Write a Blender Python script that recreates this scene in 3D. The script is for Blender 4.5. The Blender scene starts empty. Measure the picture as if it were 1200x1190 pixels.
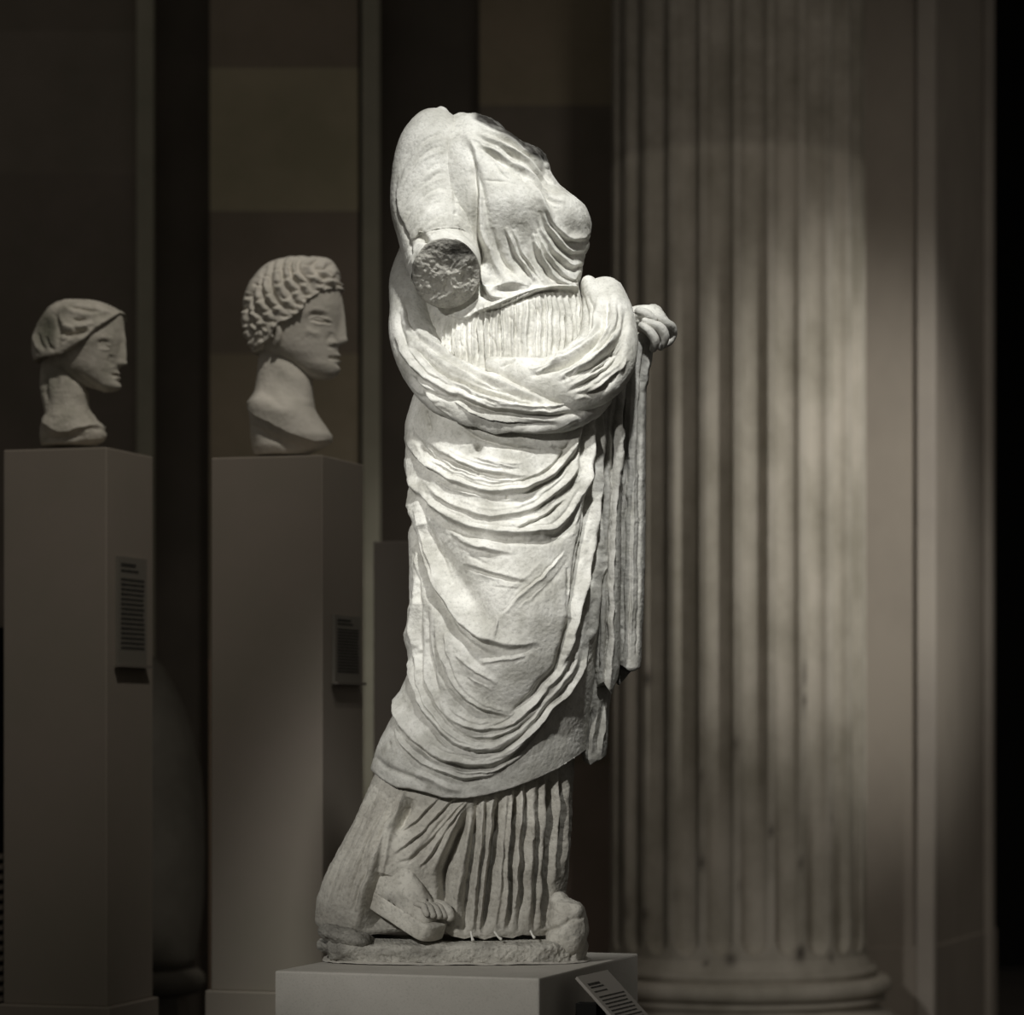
import bpy, math, random
import numpy as np
from mathutils import Vector

random.seed(7)
RNG = np.random.default_rng(7)
SC = bpy.context.scene
COL = SC.collection

# ------------------------------------------------------------------ camera
F = 3530.0                       # focal length in pixels of the 1200 px wide frame
HZ = 850.0                       # eye level
CAMZ = 1.25
cd = bpy.data.cameras.new('camera')
cam = bpy.data.objects.new('camera', cd); COL.objects.link(cam)
cam.location = (0, 0, CAMZ); cam.rotation_euler = (math.pi/2, 0, 0)
cd.sensor_width = 36; cd.sensor_fit = 'HORIZONTAL'; cd.lens = F/1200*36
cd.shift_y = (HZ-595)/1200
cd.clip_end = 100
cd.dof.use_dof = True; cd.dof.focus_distance = 6.18; cd.dof.aperture_fstop = 3.4
SC.camera = cam
SC.view_settings.view_transform = 'Standard'
SC.view_settings.look = 'None'
SC.view_settings.exposure = 0.0
SC.view_settings.gamma = 1.0
SC.view_settings.use_curve_mapping = False

# ------------------------------------------------------------------ world and lights
w = bpy.data.worlds.new('dim_hall'); SC.world = w; w.use_nodes = True
w.node_tree.nodes['Background'].inputs[0].default_value = (1.0, 0.93, 0.82, 1)
w.node_tree.nodes['Background'].inputs[1].default_value = 0.075

def spot(name, loc, target, energy, angle, blend, radius, color=(1, 0.97, 0.9)):
    ld = bpy.data.lights.new(name, 'SPOT'); ld.energy = energy
    ld.spot_size = math.radians(angle); ld.spot_blend = blend
    ld.shadow_soft_size = radius; ld.color = color
    o = bpy.data.objects.new(name, ld); COL.objects.link(o); o.location = loc
    o.rotation_euler = (Vector(target)-Vector(loc)).to_track_quat('-Z', 'Y').to_euler()
    return o

spot('statue_spot', (0.30, 3.35, 5.7), (0.05, 6.2, 2.05), 1010, 16.4, 1.0, 0.11, (1, 1.0, 0.965))
spot('statue_second_spot', (-2.5, 1.6, 3.3), (-0.04, 6.2, 1.30), 640, 22, 1.0, 0.12, (1, 0.98, 0.93))
spot('column_spot', (4.6, 6.0, 4.2), (1.30, 10.6, 2.0), 1020, 22, 1.0, 0.12, (1, 0.985, 0.92))
spot('column_fill', (1.8, 3.6, 5.6), (1.25, 10.6, 1.9), 290, 38, 1.0, 0.4, (1, 0.93, 0.83))  # added soft fill to brighten the whole column, no known lamp
spot('bust_spot', (0.2, 5.2, 5.2), (-0.90, 7.6, 2.15), 225, 26, 1.0, 0.06, (1, 0.95, 0.86))

# ------------------------------------------------------------------ materials
def mat(name, c1, c2=None, scale=6.0, rough=0.75, bump=0.15, fine=90.0, stain_shade=None, stain_amt=0.0, detail=6, spec=0.3, spots=0.0, stretch=(1, 1, 1)):
    m = bpy.data.materials.new(name); m.use_nodes = True
    nt = m.node_tree; N = nt.nodes; L = nt.links
    b = N['Principled BSDF']; b.inputs['Roughness'].default_value = rough
    b.inputs['Specular IOR Level'].default_value = spec
    c2 = c2 or tuple(x*0.8 for x in c1)
    tc = N.new('ShaderNodeTexCoord')
    mp = N.new('ShaderNodeMapping'); mp.inputs['Scale'].default_value = stretch
    L.new(tc.outputs['Object'], mp.inputs['Vector'])
    n1 = N.new('ShaderNodeTexNoise'); n1.inputs['Scale'].default_value = scale; n1.inputs['Detail'].default_value = detail
    n1.inputs['Roughness'].default_value = 0.62
    L.new(mp.outputs[0], n1.inputs['Vector'])
    cr = N.new('ShaderNodeValToRGB'); cr.color_ramp.elements[0].position = 0.36; cr.color_ramp.elements[1].position = 0.62
    cr.color_ramp.elements[0].color = (*c2, 1); cr.color_ramp.elements[1].color = (*c1, 1)
    L.new(n1.outputs['Fac'], cr.inputs['Fac'])
    out = cr.outputs['Color']
    n2 = N.new('ShaderNodeTexNoise'); n2.inputs['Scale'].default_value = fine; n2.inputs['Detail'].default_value = 4
    L.new(tc.outputs['Object'], n2.inputs['Vector'])
    if spots > 0:
        sr = N.new('ShaderNodeValToRGB'); sr.color_ramp.elements[0].position = 0.30; sr.color_ramp.elements[1].position = 0.47
        sr.color_ramp.elements[0].color = (1-spots,)*3+(1,); sr.color_ramp.elements[1].color = (1, 1, 1, 1)
        L.new(n2.outputs['Fac'], sr.inputs['Fac'])
        mx = N.new('ShaderNodeMix'); mx.data_type = 'RGBA'; mx.blend_type = 'MULTIPLY'; mx.inputs['Factor'].default_value = 1
        L.new(out, mx.inputs[6]); L.new(sr.outputs['Color'], mx.inputs[7]); out = mx.outputs[2]
    if stain_shade:
        at = N.new('ShaderNodeAttribute'); at.attribute_name = 'patina_shade'  # mask of real patina and, in the hair recess, painted shade
        n3 = N.new('ShaderNodeTexNoise'); n3.inputs['Scale'].default_value = 28; n3.inputs['Detail'].default_value = 5
        L.new(tc.outputs['Object'], n3.inputs['Vector'])
        ad = N.new('ShaderNodeMath'); ad.operation = 'MULTIPLY_ADD'; L.new(n3.outputs['Fac'], ad.inputs[0]); ad.inputs[1].default_value = 1.2; ad.inputs[2].default_value = -0.6
        a2 = N.new('ShaderNodeMath'); a2.operation = 'MULTIPLY'; L.new(ad.outputs[0], a2.inputs[0]); L.new(at.outputs['Fac'], a2.inputs[1])
        a3 = N.new('ShaderNodeMath'); a3.operation = 'ADD'; a3.use_clamp = True; L.new(a2.outputs[0], a3.inputs[0]); L.new(at.outputs['Fac'], a3.inputs[1])
        mx = N.new('ShaderNodeMix'); mx.data_type = 'RGBA'
        L.new(a3.outputs[0], mx.inputs['Factor']); L.new(out, mx.inputs[6]); mx.inputs[7].default_value = (*stain_shade, 1); out = mx.outputs[2]
    L.new(out, b.inputs['Base Color'])
    if bump > 0:
        bp = N.new('ShaderNodeBump'); bp.inputs['Strength'].default_value = bump; bp.inputs['Distance'].default_value = 0.004
        L.new(n2.outputs['Fac'], bp.inputs['Height']); L.new(bp.outputs['Normal'], b.inputs['Normal'])
    return m

M = {}
M['marble'] = mat('white_weathered_marble', (0.80, 0.79, 0.74), (0.52, 0.51, 0.46), 15, 0.62, 0.4, 150, (0.035, 0.032, 0.028), 1, spots=0.18)
M['fracture'] = mat('rough_broken_marble', (0.62, 0.60, 0.54), (0.40, 0.385, 0.345), 22, 0.9, 0.9, 170, (0.028, 0.025, 0.02), 1, spots=0.3)
M['aged'] = mat('aged_brown_marble', (0.62, 0.60, 0.54), (0.40, 0.38, 0.335), 14, 0.8, 0.6, 130, (0.12, 0.11, 0.095), 1, spots=0.25)
M['bustA'] = mat('pale_bust_marble', (0.72, 0.68, 0.61), (0.60, 0.57, 0.50), 12, 0.7, 0.3, 90, (0.10, 0.10, 0.07), 1)
M['bustB'] = mat('grey_bust_marble', (0.60, 0.56, 0.49), (0.38, 0.36, 0.30), 14, 0.75, 0.4, 80, (0.08, 0.085, 0.055), 1)
M['plinth'] = mat('fine_grey_stone', (0.52, 0.495, 0.45), (0.46, 0.44, 0.395), 7, 0.8, 0.1, 260, spots=0.12)
M['pedestal'] = mat('painted_taupe_pedestal', (0.250, 0.213, 0.178), (0.225, 0.200, 0.160), 2.0, 0.8, 0.04, 200)
M['pedestal2'] = mat('painted_light_taupe_pedestal', (0.33, 0.295, 0.26), (0.30, 0.27, 0.235), 2.0, 0.8, 0.04, 200)
M['wall_dark'] = mat('dark_limestone', (0.36, 0.312, 0.265), (0.29, 0.26, 0.212), 2.5, 0.85, 0.15, 40)
M['wall_deep'] = mat('dark_limestone_and_shade', (0.17, 0.148, 0.125), (0.135, 0.12, 0.10), 2.5, 0.9, 0.1, 40)  # darker stone, with the shade of the wall recesses put into its colour
M['wall_strip'] = mat('olive_limestone', (0.44, 0.415, 0.33), (0.36, 0.345, 0.27), 3, 0.85, 0.1, 40)
M['wall_mid'] = mat('brown_limestone', (0.32, 0.28, 0.235), (0.25, 0.218, 0.185), 1.6, 0.85, 0.1, 50, stretch=(1, 1, 0.6))
M['column'] = mat('fluted_limestone', (0.46, 0.42, 0.36), (0.29, 0.265, 0.215), 3.5, 0.8, 0.15, 60, (0.05, 0.04, 0.032), 1, stretch=(1, 1, 0.7))
M['bead'] = mat('pale_limestone_bead', (0.38, 0.34, 0.295), (0.32, 0.285, 0.25), 2, 0.8, 0.1, 50)
M['black'] = mat('black_darkness_and_cabinet', (0.006, 0.006, 0.005), (0.004, 0.004, 0.004), 2, 0.95, 0.0, 40)  # darkness of the doorway put into the colour; also the dark cabinet
M['floor'] = mat('dark_floor_stone', (0.08, 0.07, 0.06), (0.05, 0.045, 0.04), 2, 0.6, 0.05, 40)
M['plate'] = mat('grey_label_card', (0.30, 0.28, 0.25), (0.28, 0.26, 0.235), 2, 0.6, 0.0, 40)
M['plate_dark'] = mat('dim_label_card', (0.17, 0.155, 0.13), (0.15, 0.14, 0.115), 2, 0.6, 0.0, 40)
M['ink'] = mat('dark_print', (0.03, 0.028, 0.024), (0.03, 0.028, 0.024), 2, 0.8, 0.0, 40)
M['urn'] = mat('dark_grey_marble', (0.15, 0.138, 0.115), (0.11, 0.10, 0.082), 4, 0.7, 0.1, 40)

# ------------------------------------------------------------------ helpers: objects
def tag(o, label=None, cat=None, group=None, kind=None):
    if label: o['label'] = label
    if cat: o['category'] = cat
    if group: o['group'] = group
    if kind: o['kind'] = kind
    return o

def empty(name, loc, label, cat, group=None):
    o = bpy.data.objects.new(name, None); COL.objects.link(o)
    o.location = loc; o.empty_display_size = 0.1
    bpy.context.view_layer.update()
    return tag(o, label, cat, group)

def link(name, verts, faces, m, parent=None, smooth=True, patina_shade=None):
    """verts: world space (N,3) array; faces: list of tuples or (M,4) array"""
    V = np.asarray(verts, dtype=np.float64).copy()
    if parent is not None:
        V -= np.array(parent.matrix_world.translation)
        org = None
    me = bpy.data.meshes.new(name)
    if isinstance(faces, np.ndarray):
        n = len(faces); k = faces.shape[1]
        me.vertices.add(len(V)); me.vertices.foreach_set('co', V.astype(np.float32).ravel())
        me.loops.add(n*k); me.loops.foreach_set('vertex_index', faces.astype(np.int32).ravel())
        me.polygons.add(n); me.polygons.foreach_set('loop_start', np.arange(0, n*k, k, dtype=np.int32))
        me.polygons.foreach_set('loop_total', np.full(n, k, dtype=np.int32))
        me.update(calc_edges=True); me.validate()
    else:
        me.from_pydata([tuple(v) for v in V], [], [tuple(f) for f in faces])
    if smooth:
        me.polygons.foreach_set('use_smooth', np.ones(len(me.polygons), dtype=bool))
    me.materials.append(m)
    if patina_shade is not None:
        a = me.attributes.new('patina_shade', 'FLOAT', 'POINT'); a.data.foreach_set('value', patina_shade.astype(np.float32))
    me.update()
    o = bpy.data.objects.new(name, me); COL.objects.link(o)
    if parent is not None: o.parent = parent
    return o

def reorigin(o, loc):
    loc = Vector(loc)
    for v in o.data.vertices: v.co -= loc
    o.location = loc
    return o

def prism(name, foot, z0, z1, m, parent=None, bevel=0.0, segs=2):
    """foot: list of (x,y) counter-clockwise"""
    n = len(foot)
    V = [(x, y, z0) for x, y in foot]+[(x, y, z1) for x, y in foot]
    Fc = [tuple(reversed(range(n))), tuple(range(n, 2*n))]+[(i, (i+1) % n, n+(i+1) % n, n+i) for i in range(n)]
    o = link(name, V, Fc, m, parent, smooth=False)
    if bevel:
        b = o.modifiers.new('bevel', 'BEVEL'); b.width = bevel; b.segments = segs; b.limit_method = 'ANGLE'
    return o

def PX(px, D): return (px-600)/F*D
def PZ(py, D): return CAMZ-(py-HZ)/F*D
def P(px, D): return (PX(px, D), D)

# ------------------------------------------------------------------ helpers: sculpting
def pchip(x, y, q):
    x = np.asarray(x, float); y = np.asarray(y, float)
    h = np.diff(x); d = np.diff(y)/h
    m = np.zeros(len(x))
    for i in range(1, len(x)-1):
        if d[i-1]*d[i] > 0:
            w1 = 2*h[i]+h[i-1]; w2 = h[i]+2*h[i-1]
            m[i] = (w1+w2)/(w1/d[i-1]+w2/d[i])
    m[0] = d[0]; m[-1] = d[-1]
    q = np.clip(q, x[0], x[-1])
    i = np.clip(np.searchsorted(x, q)-1, 0, len(x)-2)
    t = (q-x[i])/h[i]
    return ((2*t**3-3*t**2+1)*y[i]+(t**3-2*t**2+t)*h[i]*m[i]+(-2*t**3+3*t**2)*y[i+1]+(t**3-t**2)*h[i]*m[i+1])

def curve(pts, step=3.0):
    """Catmull-Rom through the points, resampled"""
    p = np.asarray(pts, float)
    if len(p) == 2:
        n = max(2, int(np.linalg.norm(p[1]-p[0])/step)); t = np.linspace(0, 1, n+1)[:, None]
        return p[0]*(1-t)+p[1]*t
    e = np.vstack([2*p[0]-p[1], p, 2*p[-1]-p[-2]])
    out = []
    for i in range(1, len(e)-2):
        a, b, c, d = e[i-1], e[i], e[i+1], e[i+2]
        n = max(2, int(np.linalg.norm(c-b)/step))
        t = np.linspace(0, 1, n, endpoint=False)[:, None]
        out.append(0.5*((2*b)+(-a+c)*t+(2*a-5*b+4*c-d)*t*t+(-a+3*b-3*c+d)*t**3))
    out.append(p[-1:])
    return np.vstack(out)

def stroke_field(X, Y, strokes):
    H = np.zeros_like(X)
    for kind, wd, h, pts in strokes:
        c = curve(pts)
        reach = wd*3.2 if kind != 's' else wd*4
        sel = np.where((X > c[:, 0].min()-reach) & (X < c[:, 0].max()+reach) & (Y > c[:, 1].min()-reach) & (Y < c[:, 1].max()+reach))[0]
        if len(sel) == 0: continue
        x = X[sel]; y = Y[sel]
        best = np.full(len(sel), 1e9); sgn = np.ones(len(sel)); par = np.zeros(len(sel))
        seg = np.diff(c, axis=0); L = np.hypot(seg[:, 0], seg[:, 1])+1e-9; cum = np.concatenate([[0], np.cumsum(L)])
        for i in range(len(seg)):
            dx = x-c[i, 0]; dy = y-c[i, 1]
            t = np.clip((dx*seg[i, 0]+dy*seg[i, 1])/L[i]**2, 0, 1)
            ex = dx-t*seg[i, 0]; ey = dy-t*seg[i, 1]
            d = ex*ex+ey*ey
            cr = seg[i, 0]*dy-seg[i, 1]*dx          # >0: right hand of travel on screen (y down)
            k = d < best
            best[k] = d[k]; sgn[k] = np.sign(cr[k]); par[k] = (cum[i]+t[k]*L[i])/cum[-1]
        s = np.sqrt(best)*sgn
        tl = cum[-1]
        e = np.minimum(par*tl, (1-par)*tl)
        tw = min(0.30*tl, 40.0)
        tap = np.clip(e/tw, 0, 1)**0.7
        a = np.abs(s)
        if kind == 'r': v = np.exp(-(a/wd)**1.7)
        elif kind == 'g': v = -np.exp(-(a/wd)**1.7)
        elif kind == 'f': v = 0.82*(np.where(s < 0, np.exp(-(a/(1.15*wd))**1.35), np.exp(-(a/(0.42*wd))**1.8)) - 0.38*np.exp(-((s-0.85*wd)/(0.42*wd))**2))
        if kind in 'fr' and wd > 2.6: v = v*(0.85+0.30*np.sin(par*tl/9.0+wd*7+h*5)*np.sin(par*tl/23.0+h*3))
        elif kind == 's': v = np.where(s < 0, np.exp(-a/wd), np.exp(-(a/1.3)**2)); tap = np.clip(e/10, 0, 1)
        H[sel] += v*h*tap
    return H

def blob_field(X, Y, blobs):
    H = np.zeros_like(X)
    for cx, cy, rx, ry, h, rot in blobs:
        c, s = math.cos(math.radians(rot)), math.sin(math.radians(rot))
        dx = X-cx; dy = Y-cy
        u = (dx*c+dy*s)/rx; v = (-dx*s+dy*c)/ry
        H += h*np.exp(-(u*u+v*v))
    return H

def _h(i, j, k, seed):
    n = (i*374761393+j*668265263+k*2147483647+seed*974711) & 0xffffffff
    n = ((n ^ (n >> 13))*1274126177) & 0xffffffff
    return ((n ^ (n >> 16)) & 0xffff)/65535.0
def vnoise(P3, scale, seed=1):
    q = P3/scale; i = np.floor(q).astype(np.int64); f = q-i; f = f*f*(3-2*f)
    r = 0
    for a in (0, 1):
        for b in (0, 1):
            for c in (0, 1):
                wgt = (f[:, 0] if a else 1-f[:, 0])*(f[:, 1] if b else 1-f[:, 1])*(f[:, 2] if c else 1-f[:, 2])
                r = r+wgt*_h(i[:, 0]+a, i[:, 1]+b, i[:, 2]+c, seed)
    return r*2-1

def grid_normals(G):
    """G (rows, cols, 3), cols periodic"""
    du = np.roll(G, -1, 1)-np.roll(G, 1, 1)
    dv = np.gradient(G, axis=0)
    n = np.cross(du, dv); l = np.linalg.norm(n, axis=2, keepdims=True); l[l == 0] = 1
    return n/l

class Frame:
    """sculptor's units (1 unit = one photo pixel at the sculpture's distance) to metres"""
    def __init__(s, D, yaw=0.0, pivot=600.0, pd=0.0):
        s.D = D; s.k = D/F; s.yaw = math.radians(yaw); s.pv = pivot; s.pd = pd
    def __call__(s, G):
        x = G[..., 0]-s.pv; d = G[..., 2]-s.pd
        c, sn = math.cos(s.yaw), math.sin(s.yaw)
        xr = x*c-d*sn; dr = x*sn+d*c
        out = np.empty_like(G)
        out[..., 0] = (xr+s.pv-600)*s.k
        out[..., 1] = s.D-(dr+s.pd)*s.k
        out[..., 2] = CAMZ-(G[..., 1]-HZ)*s.k
        return out

def finish(name, G, frame, m, parent, strokes=(), blobs=(), rough=0.25, patina_shade=None, close_top=True, close_bot=True, orient=1, rough_mask=None, extra=None, noise=((9, .5), (3.2, .3), (30, .8)), warp=1.0, gain=1.0, ymax=1125.0):
    R, C, _ = G.shape
    N = grid_normals(G)
    ctr = G.mean(axis=1, keepdims=True)
    if np.mean(np.sum(N*(G-ctr), axis=2)) < 0: N = -N
    X = G[..., 0].ravel(); Y = G[..., 1].ravel()
    H = np.zeros(R*C)
    if strokes:
        fl0 = G.reshape(-1, 3)
        wx = vnoise(fl0, 17.0, 51)*1.7+vnoise(fl0, 6.0, 52)*.7; wy = vnoise(fl0, 17.0, 53)*1.7+vnoise(fl0, 6.0, 54)*.7
        H += gain*stroke_field(X+wx*warp, Y+wy*warp, strokes)
    if blobs: H += blob_field(X, Y, blobs)
    if extra is not None: H += extra(G).ravel()
    flat = G.reshape(-1, 3)
    for i, (sc, am) in enumerate(noise): 
        nn = vnoise(flat, sc, 3+i)*am*rough*4
        if rough_mask is not None: nn = nn*rough_mask(G).ravel()
        H += nn
    V = flat+N.reshape(-1, 3)*H[:, None]
    if ymax is not None: V[:, 1] = np.minimum(V[:, 1], ymax)
    r, c = np.meshgrid(np.arange(R-1), np.arange(C), indexing='ij')
    a = (r*C+c).ravel(); b = (r*C+(c+1) % C).ravel()
    q = np.stack([a, b, b+C, a+C], 1)
    Vs = [V]; faces = [q]; n = R*C
    base_cols = np.arange(C)
    for flag, row, flip in ((close_top, 0, True), (close_bot, R-1, False)):
        if flag:
            cpt = V.reshape(R, C, 3)[row].mean(axis=0)[None]
            Vs.append(cpt); i0 = row*C+base_cols; i1 = row*C+(base_cols+1) % C
            # degenerate-free quads are not possible with a fan: use triangles stored separately
            tri = np.stack([np.full(C, n), i1, i0] if flip else [np.full(C, n), i0, i1], 1)
            faces.append(tri); n += 1
    V = np.vstack(Vs)
    W = frame(V)
    pat = None
    if patina_shade is not None:
        pv = patina_shade(V[:, 0], V[:, 1], V[:, 2]); pat = np.clip(pv, 0, 1)
    # outward orientation
    fl = np.mean(np.sum(N*(G-ctr), axis=2))
    p0, p1, p3 = W[q[:, 0]], W[q[:, 1]], W[q[:, 3]]
    fn = np.cross(p1-p0, p3-p0); cc = frame(ctr)[:, 0]
    outward = np.sum(fn*(p0-np.repeat(cc, C, axis=0)[:len(p0)]))
    me_faces = []
    allq = q if outward > 0 else q[:, ::-1]
    nq = len(allq)
    tris = [t if outward > 0 else t[:, ::-1] for t in faces[1:]]
    tri = np.vstack(tris) if tris else np.zeros((0, 3), int)
    me = bpy.data.meshes.new(name)
    W = W-np.array(parent.matrix_world.translation) if parent is not None else W
    me.vertices.add(len(W)); me.vertices.foreach_set('co', W.astype(np.float32).ravel())
    li = np.concatenate([allq.ravel(), tri.ravel()]).astype(np.int32)
    me.loops.add(len(li)); me.loops.foreach_set('vertex_index', li)
    ls = np.concatenate([np.arange(nq)*4, nq*4+np.arange(len(tri))*3]).astype(np.int32)
    lt = np.concatenate([np.full(nq, 4), np.full(len(tri), 3)]).astype(np.int32)
    me.polygons.add(len(ls)); me.polygons.foreach_set('loop_start', ls); me.polygons.foreach_set('loop_total', lt)
    me.update(calc_edges=True); me.validate()
    me.polygons.foreach_set('use_smooth', np.ones(len(me.polygons), dtype=bool))
    me.materials.append(m)
    if pat is not None:
        at = me.attributes.new('patina_shade', 'FLOAT', 'POINT'); at.data.foreach_set('value', pat.astype(np.float32))
    me.update()
    o = bpy.data.objects.new(name, me); COL.objects.link(o)
    if parent is not None: o.parent = parent
    return o

def loft_grid(rows, nf=200, nb=60, ny=300, e=1.0, top=None, bot=None, inner=0, fexp=None, round_top=0, round_bot=0):
    """rows: (y, xl, xr, dc, df, db). top/bot: optional functions x->y bounding the sheet."""
    rows = sorted(rows); A = np.array(rows, float)
    t = np.concatenate([np.linspace(0, math.pi, nf, endpoint=False), np.linspace(math.pi, 2*math.pi, nb, endpoint=False)])
    cs, sn = np.cos(t), np.sin(t)
    cx = np.sign(cs)*np.abs(cs)**e; sx = np.sign(sn)*np.abs(sn)**e
    v = np.linspace(0, 1, ny)
    def ring(y):
        return [pchip(A[:, 0], A[:, j], y) for j in range(1, 6)]
    y0, y1 = A[0, 0], A[-1, 0]
    Yg = (y0+(y1-y0)*v)[:, None]*np.ones(len(t))
    tt = top if top else (lambda x: np.full_like(x, y0))
    bb = bot if bot else (lambda x: np.full_like(x, y1))
    for _ in range(6):
        xl, xr, dc, df, db = ring(Yg)
        X = (xl+xr)/2+(xr-xl)/2*cx[None]
        a = tt(X); b = bb(X)
        Yn = a+(b-a)*v[:, None]
        Yg = Yn*0.7+Yg*0.3 if (top or bot) else Yn
    xl, xr, dc, df, db = ring(Yg)
    X = (xl+xr)/2+(xr-xl)/2*cx[None]
    Dp = dc+np.where(sx[None] > 0, df*sx[None], db*sx[None])
    G = np.stack([X, Yg, Dp], 2)
    if inner:            # turn the lower lip inwards so the sheet reads as thick cloth
        last = G[-1]; c = last.mean(axis=0)
        add = []
        for s_, dy in ((1.0, 1.6), (0.985, 2.6), (0.955, 2.4), (0.93, -2), (0.90, -14)):
            r = last.copy(); r[:, 0] = c[0]+(last[:, 0]-c[0])*s_; r[:, 2] = c[2]+(last[:, 2]-c[2])*s_; r[:, 1] += dy; add.append(r)
        G = np.concatenate([G, np.array(add)], 0)
    return G

def tube_grid(pts, nu=80, step=1.6, side=None, capr=1, persp=True):
    """pts: (px, py, d, a, b): a half width across in the picture plane, b half depth"""
    Pn = np.array(cvd(pts) if persp else pts, float)
    c = curve(Pn, step)          # interpolates the radii with the path
    ctr = c[:, :3]; a = np.maximum(c[:, 3], 0.3); b = np.maximum(c[:, 4], 0.3)
    T = np.gradient(ctr, axis=0); T /= np.linalg.norm(T, axis=1, keepdims=True)+1e-9
    for _ in range(3): 
        T[1:-1] = (T[:-2]+T[1:-1]*2+T[2:])/4; T /= np.linalg.norm(T, axis=1, keepdims=True)+1e-9
    dep = np.array([0, 0, 1.0])
    N1 = np.cross(T, dep); l = np.linalg.norm(N1, axis=1, keepdims=True); N1 = N1/np.maximum(l, 1e-6)
    N2 = np.cross(N1, T); N2 /= np.linalg.norm(N2, axis=1, keepdims=True)
    t = np.linspace(0, 2*math.pi, nu, endpoint=False)
    G = ctr[:, None]+N1[:, None]*(np.cos(t)[None, :, None]*a[:, None, None])+N2[:, None]*(np.sin(t)[None, :, None]*b[:, None, None])
    if capr:
        def cap(end, s):
            rs = []
            for k in range(1, 7):
                ang = k/6*math.pi/2
                sc = math.cos(ang)
                off = s*math.sin(ang)*min(a[end], b[end])
                rs.append(ctr[end]+T[end]*off+(G[end]-ctr[end])*max(sc, 0.02))
            return rs
        top = cap(0, -1)[::-1] if capr in (1, 2) else []
        bot = cap(-1, 1) if capr in (1, 3) else []
        G = np.array(list(top)+list(G)+list(bot))
    return G

ORG = {'A': (430, 110, 3.), 'B': (430, 320, 3.), 'C': (430, 480, 3.), 'D': (400, 720, 3.), 'E': (350, 880, 3.), 'S': (460, 230, 7.), 'T': (410, 1000, 9.154),
       'H': (700, 330, 9.917), 'Y': (250, 280, 4.25), 'W': (0, 330, 5.174), 'P': (0, 0, 1.)}
def cv(pts, d=72.0):
    # where a mark seen on the front of the figure lies on the figure itself, d units nearer than its axis
    f = 1-d/F
    return [(600+(p[0]-600)*f, HZ+(p[1]-HZ)*f)+tuple(p[2:]) for p in pts]
def cvd(pts):
    return [(600+(p[0]-600)*(1-p[2]/F), HZ+(p[1]-HZ)*(1-p[2]/F))+tuple(p[2:]) for p in pts]
def K(o, kind, wd, h, *pts):
    ox, oy, s = ORG[o]
    q = [(ox+x/s, oy+y/s) for x, y in pts]
    return (kind, wd, h, q if o in 'YW' else cv(q))

def minors(strokes, n, seed, kinds='f', amp=.28, offs=(4, 13)):
    """secondary creases running beside the main folds"""
    r = random.Random(seed); out = []
    src = [q for q in strokes if q[0] in kinds and len(q[3]) >= 4]
    for _ in range(n):
        kd, wd, hh, pts = r.choice(src)
        c = curve(pts, 3.0); L_ = len(c)
        a = r.randrange(0, max(1, int(L_*.6))); e_ = min(L_, a+r.randrange(int(L_*.25)+3, int(L_*.6)+5))
        seg = c[a:e_:5]
        if len(seg) < 3: continue
        T = np.gradient(seg, axis=0); T /= np.linalg.norm(T, axis=1, keepdims=True)+1e-9
        o0 = r.uniform(*offs)*r.choice((-1, 1)); o1 = o0+r.uniform(-4, 4)
        w_ = np.linspace(o0, o1, len(seg))[:, None]
        q = seg+np.stack([-T[:, 1], T[:, 0]], 1)*w_
        out.append((r.choice(('g', 'g', 'r', 'f')), r.uniform(1.3, 2.8), hh*amp*r.uniform(.5, 1.2), [tuple(p) for p in q]))
    return out

# ------------------------------------------------------------------ setting
#SETTING
prism('floor', [(-9, -1), (9, -1), (9, 18), (-9, 18)], -0.1, 0.0, M['floor'])['kind'] = 'structure'
WD = 11.35
def blocks(name, m, zs, tints):
    """ashlar courses of different stone: colour steps with height"""
    m2 = m.copy(); m2.name = name
    nt = m2.node_tree; N = nt.nodes; L = nt.links
    b = N['Principled BSDF']; src = b.inputs['Base Color'].links[0].from_socket
    g = N.new('ShaderNodeNewGeometry'); sp = N.new('ShaderNodeSeparateXYZ'); L.new(g.outputs['Position'], sp.inputs[0])
    mr = N.new('ShaderNodeMath'); mr.operation = 'DIVIDE'; L.new(sp.outputs['Z'], mr.inputs[0]); mr.inputs[1].default_value = 6.0
    cr = N.new('ShaderNodeValToRGB'); cr.color_ramp.interpolation = 'CONSTANT'
    cr.color_ramp.elements[0].position = 0; cr.color_ramp.elements[0].color = (*tints[0], 1)
    cr.color_ramp.elements[1].position = zs[0]/6; cr.color_ramp.elements[1].color = (*tints[1], 1)
    for z, c in zip(zs[1:], tints[2:]):
        e = cr.color_ramp.elements.new(z/6); e.color = (*c, 1)
    L.new(mr.outputs[0], cr.inputs['Fac'])
    mx = N.new('ShaderNodeMix'); mx.data_type = 'RGBA'; mx.blend_type = 'MULTIPLY'; mx.inputs['Factor'].default_value = 1
    L.new(src, mx.inputs[6]); L.new(cr.outputs['Color'], mx.inputs[7]); L.new(mx.outputs[2], b.inputs['Base Color'])
    return m2
ZT = 6.4
def st(name, foot, m, z0=0.0, z1=ZT, bevel=0.0):
    o = prism(name, foot, z0, z1, m, None, bevel); o['kind'] = 'structure'; return o
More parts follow.
